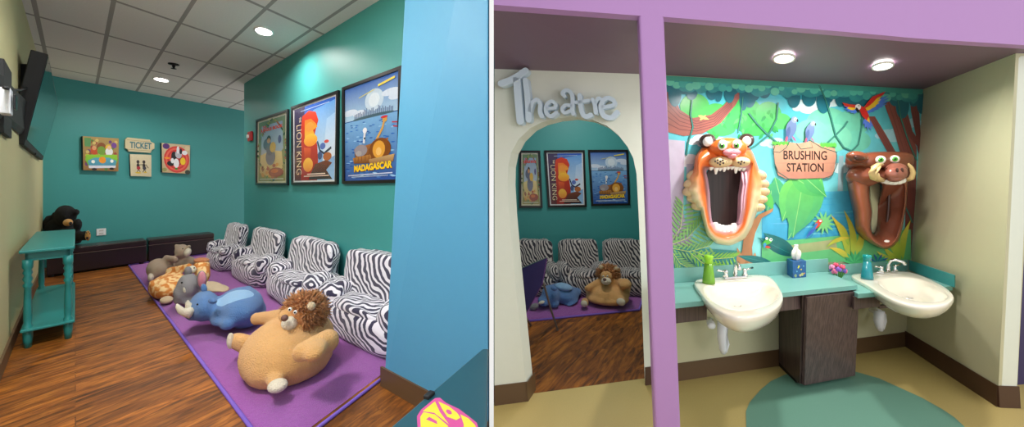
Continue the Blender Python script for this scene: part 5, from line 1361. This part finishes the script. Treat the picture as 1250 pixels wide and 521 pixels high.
# lower counter on the right
sw = (RW-C0).normalized()
c2f = G(1047.4, 358.6, Z2); c2r = up(at_floor_px(C0, sw, 1164.5), Z2)-Vector((0, 0, 0))
k2 = c2f+(c2r-c2f)*1.0
dCR = Vector((-.012, 0, 0))
b0 = up(PLM.hit(1009, 337), Z2); b1 = up(C0, Z2)+Vector((-.02, -.01, 0))
b0 = up(wp(1009.5), Z2)
c2l = c2f-fdir*.0
edge = up(cRf+af*.2, Z2)
t = thing('countertop', 'lower teal laminate countertop in the right corner holding the right sink', 'countertop', b0)
qs = [c2f-(c2r-c2f).normalized()*.0, c2r+dCR, b1, b0]
fe = lambda x: up(at_floor_px(qs[0], (qs[1]-qs[0]).normalized(), x), Z2)
notch2 = [fe(1074)]+[G(x, y, Z2) for x, y in ((1070, 353), (1066, 348), (1072, 342), (1088, 338), (1103, 336.5), (1120, 341), (1136, 348))]+[fe(1146)]
b = MB(); b.prism([q-Z*.03 for q in [qs[0]]+notch2+qs[1:]], Z*.03); b.build('worktop', M['lam'], t)
cB0, cB1 = up(wp(1010), Z2), up(C0, Z2)
b = MB(); b.hexa([cB0+PLM.n*.003, cB1+PLM.n*.003, cB1+n_, cB0+n_], [up(q, Z2+.09) for q in (cB0+PLM.n*.003, cB1+PLM.n*.003, cB1+n_, cB0+n_)]); b.build('backsplash', M['lam'], t, bevel=.002)
spn = sn*.02; e0 = up(C0, Z2)+PLM.n*.02; e1_ = up(at_floor_px(C0, sw, 1166), Z2)
lean = (Ctop-C0)*(Z2/ZM)
e0 = e0+Vector((lean.x*.2, 0, 0))
e1_ = up(at_floor_px(C0+sn*.02, sw, 1166.3), Z2)
b = MB(); b.hexa([e0+sn*.004, e1_+sn*.0, e1_+spn*.9, e0+spn], [up(q, Z2+.09) for q in (e0+sn*.004, e1_, e1_+spn*.9, e0+spn)]); b.build('side_splash', M['lamdark'], t, bevel=.002)
ap0 = c2f+Vector((-.0, .03, 0))-Z*.03; ap1 = qs[1]+(qs[0]-qs[1]).normalized()*.02+Vector((0, .04, 0))-Z*.03
b = MB(); am = up(at_floor_px(ap0, (ap1-ap0).normalized(), 1074), ap0.z)
b.hexa([ap0-Z*.085, am-Z*.085, am+av-Z*.085, ap0+av-Z*.085], [ap0, am, am+av, ap0+av]); b.hexa([am-Z*.10, ap1-Z*.10, ap1+av-Z*.10, am+av-Z*.10], [am-Z*.078, ap1-Z*.078, ap1+av-Z*.078, am+av-Z*.078])
b.build('apron', M['cab'], t)
# base cabinet
fb0, fb1 = G(976, 474), G(1040.5, 461.5)
ft1 = cRf+af*.3-fdir*.01; 
k0 = up(fb0, .03); k1 = up(fb1, .03)
tl = up(at_floor_px(cLf+af*.3, fdir, 979.5), Z1-.031); trr = up(at_floor_px(cLf+af*.3, fdir, 1045.3), Z1-.031)
wl = wp(949); wr = wp(1003)
wl = wl+PLM.n*.013; wr = wr+PLM.n*.013
t = thing('base_cabinet', 'dark walnut base cabinet with one door standing between the two sinks', 'cabinet', fb0)
b = MB(); b.hexa([k0, k1, up(wr, .03), up(wl, .03)], [tl, trr, up(wr, Z1-.031), up(wl, Z1-.031)]); b.build('body', plank_mat('dark walnut side panel', (52, 40, 38), (84, 68, 62), (7, 7, .5)), t)
fn = Vector((fdir.y, -fdir.x, 0)); 
b = MB(); g = .012
d0, d1, d2, d3 = k0+(k1-k0)*.03+fn*.002, k1-(k1-k0)*.01+fn*.002, trr-(trr-tl)*.01+fn*.002-Z*.012, tl+(trr-tl)*.03+fn*.002-Z*.012
b.hexa([d0, d1, d2, d3], [q+fn*.02 for q in (d0, d1, d2, d3)]); dr = b.build('door', M['cab'], t, bevel=.002)
h0 = W(988, 369, d0.y)-Vector((0, 0, 0)); pf = Plane(d0+fn*.02, (d1-d0), Z)
ha, hb = pf.hit(988.3, 370.5, .0), pf.hit(988.0, 384, .0)
b = MB(); b.tube([ha, ha+fn*.022, (ha+hb)/2+fn*.03, hb+fn*.022, hb], .005, 8); b.build('handle', M['chrome'], dr, True)
b = MB(); ins_ = Vector((.03, .07, 0)); b.hexa([up(fb0+ins_, 0), up(fb1+Vector((-.02, .07, 0)), 0), up(wr, 0), up(wl, 0)], [up(fb0+ins_, .03), up(fb1+Vector((-.02, .07, 0)), .03), up(wr, .03), up(wl, .03)]); b.build('toe_kick', M['black'], t)

# ---- sinks
def smoothpoly(P, n=6):
    Q = []; m = len(P)
    for i in range(m):
        p0, p1, p2, p3 = P[(i-1) % m], P[i], P[(i+1) % m], P[(i+2) % m]
        for k in range(n):
            u = k/n; Q.append(tuple(.5*((2*p1[j])+(-p0[j]+p2[j])*u+(2*p0[j]-5*p1[j]+4*p2[j]-p3[j])*u*u+(-p0[j]+3*p1[j]-3*p2[j]+p3[j])*u**3) for j in (0, 1)))
    return Q
def sink(label, rim, bowl, zr, drop, label2, pipes, overflow, drain):
    R = [G(x, y, zr) for x, y in smoothpoly(rim, 5)]; Bw = [G(x, y, zr) for x, y in smoothpoly(bowl, 5)]
    cR = sum(R, Vector())/len(R); cB = sum(Bw, Vector())/len(Bw)
    n = 64
    def samp(P, c):
        out_ = []
        for i in range(n):
            a = 2*math.pi*i/n; p2 = [(q.x, q.y) for q in P]; h_ = rayhit((c.x, c.y), a, p2); out_.append(Vector((h_[0], h_[1], 0)))
        return out_
    c = up(cB, 0); Rr = samp(R, c); Bb = samp(Bw, c)
    def rg(P, s, z, cc=None): return [up(c+(p-c)*s+((cc-c)*(1-s) if cc else Vector()), z) for p in P]
    lo = up(c+(cR-cB)*.6, 0)
    rings = [rg(Rr, .35, zr-drop, lo), rg(Rr, .62, zr-drop*.93, lo), rg(Rr, .82, zr-drop*.72, lo), rg(Rr, .94, zr-drop*.42, lo), rg(Rr, .99, zr-drop*.2), rg(Rr, 1, zr-.02), rg(Rr, .995, zr-.004), rg(Rr, .98, zr)]
    mid = [up(Rr[i]*.0+Bb[i], zr-.002) for i in range(n)]
    rings += [rg(Bb, 1.03, zr), mid, rg(Bb, .95, zr-.02), rg(Bb, .86, zr-drop*.4), rg(Bb, .7, zr-drop*.62), rg(Bb, .45, zr-drop*.74), rg(Bb, .12, zr-drop*.78)]
    t = thing('wash_basin', label, 'sink', up(c, zr))
    b = MB(); b.loft(rings, True); b.build('basin', M['porc'], t, True, sub=1)
    b = MB(); b.lathe(up(G(*drain, zr-drop*.76), zr-drop*.77), [(.03, 0), (.03, .008), (.018, .004)], 18); b.build('drain', M['chrome'], t, True)
    q = G(*overflow, zr-.055); b = MB(); b.ell(q, (Vector((.011, 0, 0)), Vector((0, .006, .006)), Z*.011), 12, 8); b.build('overflow_hole', mat('dark hole', (70, 60, 50), .5), t, True)
    return up(c, 0), t
rim1 = [(849, 341), (890, 337), (933.5, 334), (945, 341), (954.5, 356), (955.5, 366), (948, 375), (928, 384), (905, 387.5), (885, 383), (868, 372), (855, 357)]
bowl1 = [(860, 352), (872, 346.5), (905, 344.5), (935, 345.5), (948, 352), (950.5, 360), (944, 368), (928, 375), (905, 378.5), (888, 376), (872, 368), (862, 360)]
c1, s1_ = sink('ivory wall basin set in the higher counter left of the cabinet', rim1, bowl1, .745, .15, '', None, (897.5, 353), (898.5, 373.5))
rim2 = [(1038.5, 334.8), (1070, 331), (1104, 329.5), (1122, 334), (1140, 342), (1154, 350), (1163.5, 359), (1163, 366), (1150, 372), (1128, 374), (1100, 369), (1080, 360.5), (1058, 347)]
bowl2 = [(1073, 342), (1088, 339), (1106, 338), (1124, 341), (1142, 349), (1154, 357), (1156, 363), (1146, 367.5), (1126, 368), (1104, 363), (1086, 355), (1074, 347)]
c2, s2_ = sink('ivory wall basin set in the lower counter in the right corner', rim2, bowl2, .705, .14, '', None, (1085.5, 345.5), (1108, 364))
# ---- faucets
def faucet(label, px, py, z, ax, fw, s=1, flip=1):
    c = G(px, py, z); t = thing('faucet', label, 'faucet', c); ax = ax.normalized(); fw = fw.normalized()
    b = MB(); b.cbox(c+Z*.008*s, ax*.19*s, fw*.045*s, Z*.016*s); b.build('base_plate', M['chrome'], t, bevel=.006)
    b = MB(); b.tube([c+Z*.01, c+Z*.07*s, c+Z*.105*s+fw*.015*s, c+Z*.115*s+fw*.045*s, c+Z*.1*s+fw*.085*s, c+Z*.08*s+fw*.1*s], [.014*s, .013*s, .012*s, .012*s, .011*s, .012*s], 12); b.build('spout', M['chrome'], t, True)
    for k in (-1, 1):
        q = c+ax*.082*s*k
        b = MB(); b.lathe(q+Z*.014*s, [(.019*s, 0), (.016*s, .02*s), (.013*s, .03*s), (.018*s, .038*s), (.012*s, .048*s)], 14)
        b.tube([q+Z*.05*s, q+Z*.056*s+ax*.03*s*k, q+Z*.064*s+ax*.07*s*k], [.007*s, .006*s, .007*s], 8); b.build('handle', M['chrome'], t, True)
faucet('chrome two handle faucet on the left basin', 897.5, 339.5, .746, fdir, Vector((-.3, -1, 0)), 1.05)
faucet('chrome two handle faucet on the right basin', 1084, 333.2, .706, fdir, Vector((.75, -.65, 0)), 1.0)
# ---- tumblers (stacked paper cups look)
def bottle(nm, label, cat, x0, yb, z, r, h, m, m2):
    c = up(G(x0, yb, z), z); t = thing(nm, label, cat, c)
    b = MB(); b.lathe(c, [(r, .001), (r*.98, h*.1), (r*.62, h*.72)], 20); b.build('body', m, t, True)
    b = MB(); b.lathe(c+Z*h*.72, [(r*.62, 0), (r*.62, h*.14), (r*.7, h*.15), (r*.72, h*.27), (r*.6, h*.28)], 20); b.build('neck', m2, t, True)
gl = mat('translucent green plastic', (112, 168, 46), .25); gl2 = mat('lime plastic', (156, 220, 50), .3); tl1 = mat('teal plastic', (24, 128, 138), .25)
bottle('squeeze_bottle', 'tall green plastic bottle on the left basin by the wall', 'bottle', 865, 345.5, .746, .040, .19, gl, gl2)
bottle('squeeze_bottle', 'tall teal plastic bottle on the right basin', 'bottle', 1058.5, 340.5, .706, .037, .185, tl1, mat('teal plastic neck', (20, 150, 150), .25))
# ---- tissue box
c = G(972, 336.5, Z1); bx = fdir; by = Vector((-.35, -.93, 0)).normalized()
t = thing('tissue_box', 'blue underwater patterned tissue box with a white tissue on the counter', 'tissue box', c)
def tb(x, y, l, fa): return None
b = MB(); w_, hh = .135, .125
b.cbox(c+Z*hh/2, bx*w_, by*w_, Z*hh); b.build('carton', mat('blue printed carton', (34, 92, 150), .4, noise_amt=.45, nscale=40), t, bevel=.002)
P_ = Print(lambda x, y, l: c+bx*w_*(x-.5)+by*(w_/2+.001+l)+Z*hh*(1-y), 1e-4)
for x, y, r, cc in ((.45, .3, .06, (230, 220, 50)), (.4, .38, .05, (214, 214, 60)), (.62, .5, .05, (240, 200, 60)), (.7, .8, .1, (190, 190, 120)), (.2, .85, .1, (150, 170, 130)), (.55, .85, .08, (210, 190, 150)), (.85, .75, .05, (230, 140, 90)), (.3, .6, .05, (120, 190, 220)), (.8, .3, .04, (140, 200, 226))): P_.ell(x, y, r, r, cc, n=10)
P_.build('fish_pattern', M['canvas'], t)
b = MB(); rr = random.Random(2); tc_ = c+Z*hh; pr = []
for j, (r_, z_) in enumerate([(.03, -.004), (.034, .02), (.046, .05), (.028, .075), (.010, .10)]):
    pr.append([tc_+Z*(z_+.02*math.sin(k*1.7+j)*(j > 1))+(bx*math.cos(k*.524)+by*math.sin(k*.524))*r_*(1+.6*math.sin(k*2.1+j*.5)) for k in range(12)])
b.loft(pr, True); b.build('tissue', mat('white tissue', (240, 234, 226), .9), t, True, sub=1)
# ---- little toy flowers
c = G(1022, 334.3, Z1); c = up(wp(1018), Z2)-Vector((.03, .13, 0)); c = G(1023, 341.5, Z2)
t = thing('toy_flowers', 'small bunch of pink and purple toy flowers at the counter step', 'ornament', up(c, Z2))
fc = [(230, 110, 150), (150, 100, 200), (240, 90, 120), (120, 90, 190), (236, 150, 190), (90, 150, 70)]
fm = [mat('toy petal %s' % 'abcdef'[i], q, .4) for i, q in enumerate(fc)]
for i in range(9):
    a = i*.7; tip = up(c, Z2)+Vector((.05*math.cos(a)*(1-.05*i), .03*math.sin(a), .07+.05*((i*37) % 5)/5))
    b = MB(); b.tube([up(c, Z2)+Vector((.012*math.cos(a), .01*math.sin(a), .002)), tip-Z*.02, tip], .004, 6); b.build('stem', fm[5], t, True)
    b = MB()
    for k in range(5):
        an_ = k*1.257; b.ell(tip+Vector((.012*math.cos(an_), .008*math.sin(an_), .006*math.sin(an_*2))), (Vector((.012, 0, 0)), Vector((0, .009, 0)), Z*.016), 8, 6)
    b.build('blossom', fm[i % 5], t, True)
# ---- drain pipes
def pipes(label, px, y0, y1, d, pw, ell_px, scp=1):
    top_ = W(px, y0, d); bot = W(px+1.5, y1, d)
    t = thing('drain_pipe', label, 'pipe', bot)
    r = .030*scp
    b = MB(); b.tube([top_, W(px-.5, (y0+y1)/2, d), W(px+1, y1-6, d), bot], [r, r*.95, r*.8, r*.5], 14); b.build('trap', M['pvc'], t, True)
    b = MB(); q = W(px+4, y0+6, d+.05); b.tube([W(px+3, y1-3, d+.02), W(px+6, y1-12, d+.06), W(px+5, y0+4, d+.08)], r*.55, 12); b.build('tailpiece', M['pvc'], t, True)
    for ex_, ey_ in ell_px:
        b = MB(); e_ = W(ex_, ey_, d); b.tube([e_-dR*.005*-1, e_+dR*.12], [.026*scp, .024*scp], 14); b.ell(e_, (Vector((.027, 0, 0))*scp, Vector((0, .014, 0)), Z*.023*scp), 14, 10); b.build('valve_cap', M['pvc'], t, True)
pipes('white plastic drain pipe hanging under the left basin', 881.5, 392, 431.5, 2.55, 8, [(868.5, 397.5), (900, 396)])
pipes('white plastic drain pipe hanging under the right basin', 1073, 379, 403.5, 2.95, 8, [(1075, 383)], 1.15)
# ---- soffit lights
a_ = uw; 
downlight(957, 70.5, 2.225, .085, 'left one of two lit downlights in the mauve soffit, above the BRUSHING STATION sign', None, PW_R, a_, dR*1.1, (1, .97, .92))
downlight(1077.5, 80, 2.245, .085, 'right one of two lit downlights in the mauve soffit, above the warthog head', None, PW_R, a_, dR*1.1, (1, .97, .92))

# ================================================================ light
area('unseen_room_fill', (-2.6, 1.6, ZC-.05), 1.2, E_LROOM, sy=.6)  # added unseen fill that brightens the left room, no fixture
area('downlight_and_fill', fz(250, -40, ZC), .25, E_L2, col=(1, .97, .92))  # added unseen fill above the frame, not a fitted downlight
q = bc(fz(299, 118, ZC), BL, dB, dS)
area('downlight_and_fill', fz(301, 124, ZC), .2, PW_L*.5, col=(1, .96, .9), spread=2.75)
area('unseen_theatre_fill', (1.0, 4.35, zt-.04), .35, E_TH, col=(1, .97, .92))  # added unseen fill to light the theatre, no fixture
area('unseen_theatre_fill', (.6, 3.1, zt-.04), .3, E_TH*.4, col=(1, .97, .92))  # second added theatre fill, nearer the arch and also unseen
# added unseen area fills behind the camera, standing in for daylight
area('unseen_day_fill', (4.0, -3.2, 1.9), 3.2, E_FILL, rot=(math.radians(80), 0, math.radians(8)), col=(.94, .97, 1.0), sy=2.2)
area('unseen_day_fill', (-1.9, -2.2, 1.7), 2.0, E_FILL_L, rot=(math.radians(82), 0, math.radians(-14)), col=(.85, .94, 1.0), sy=2.0)
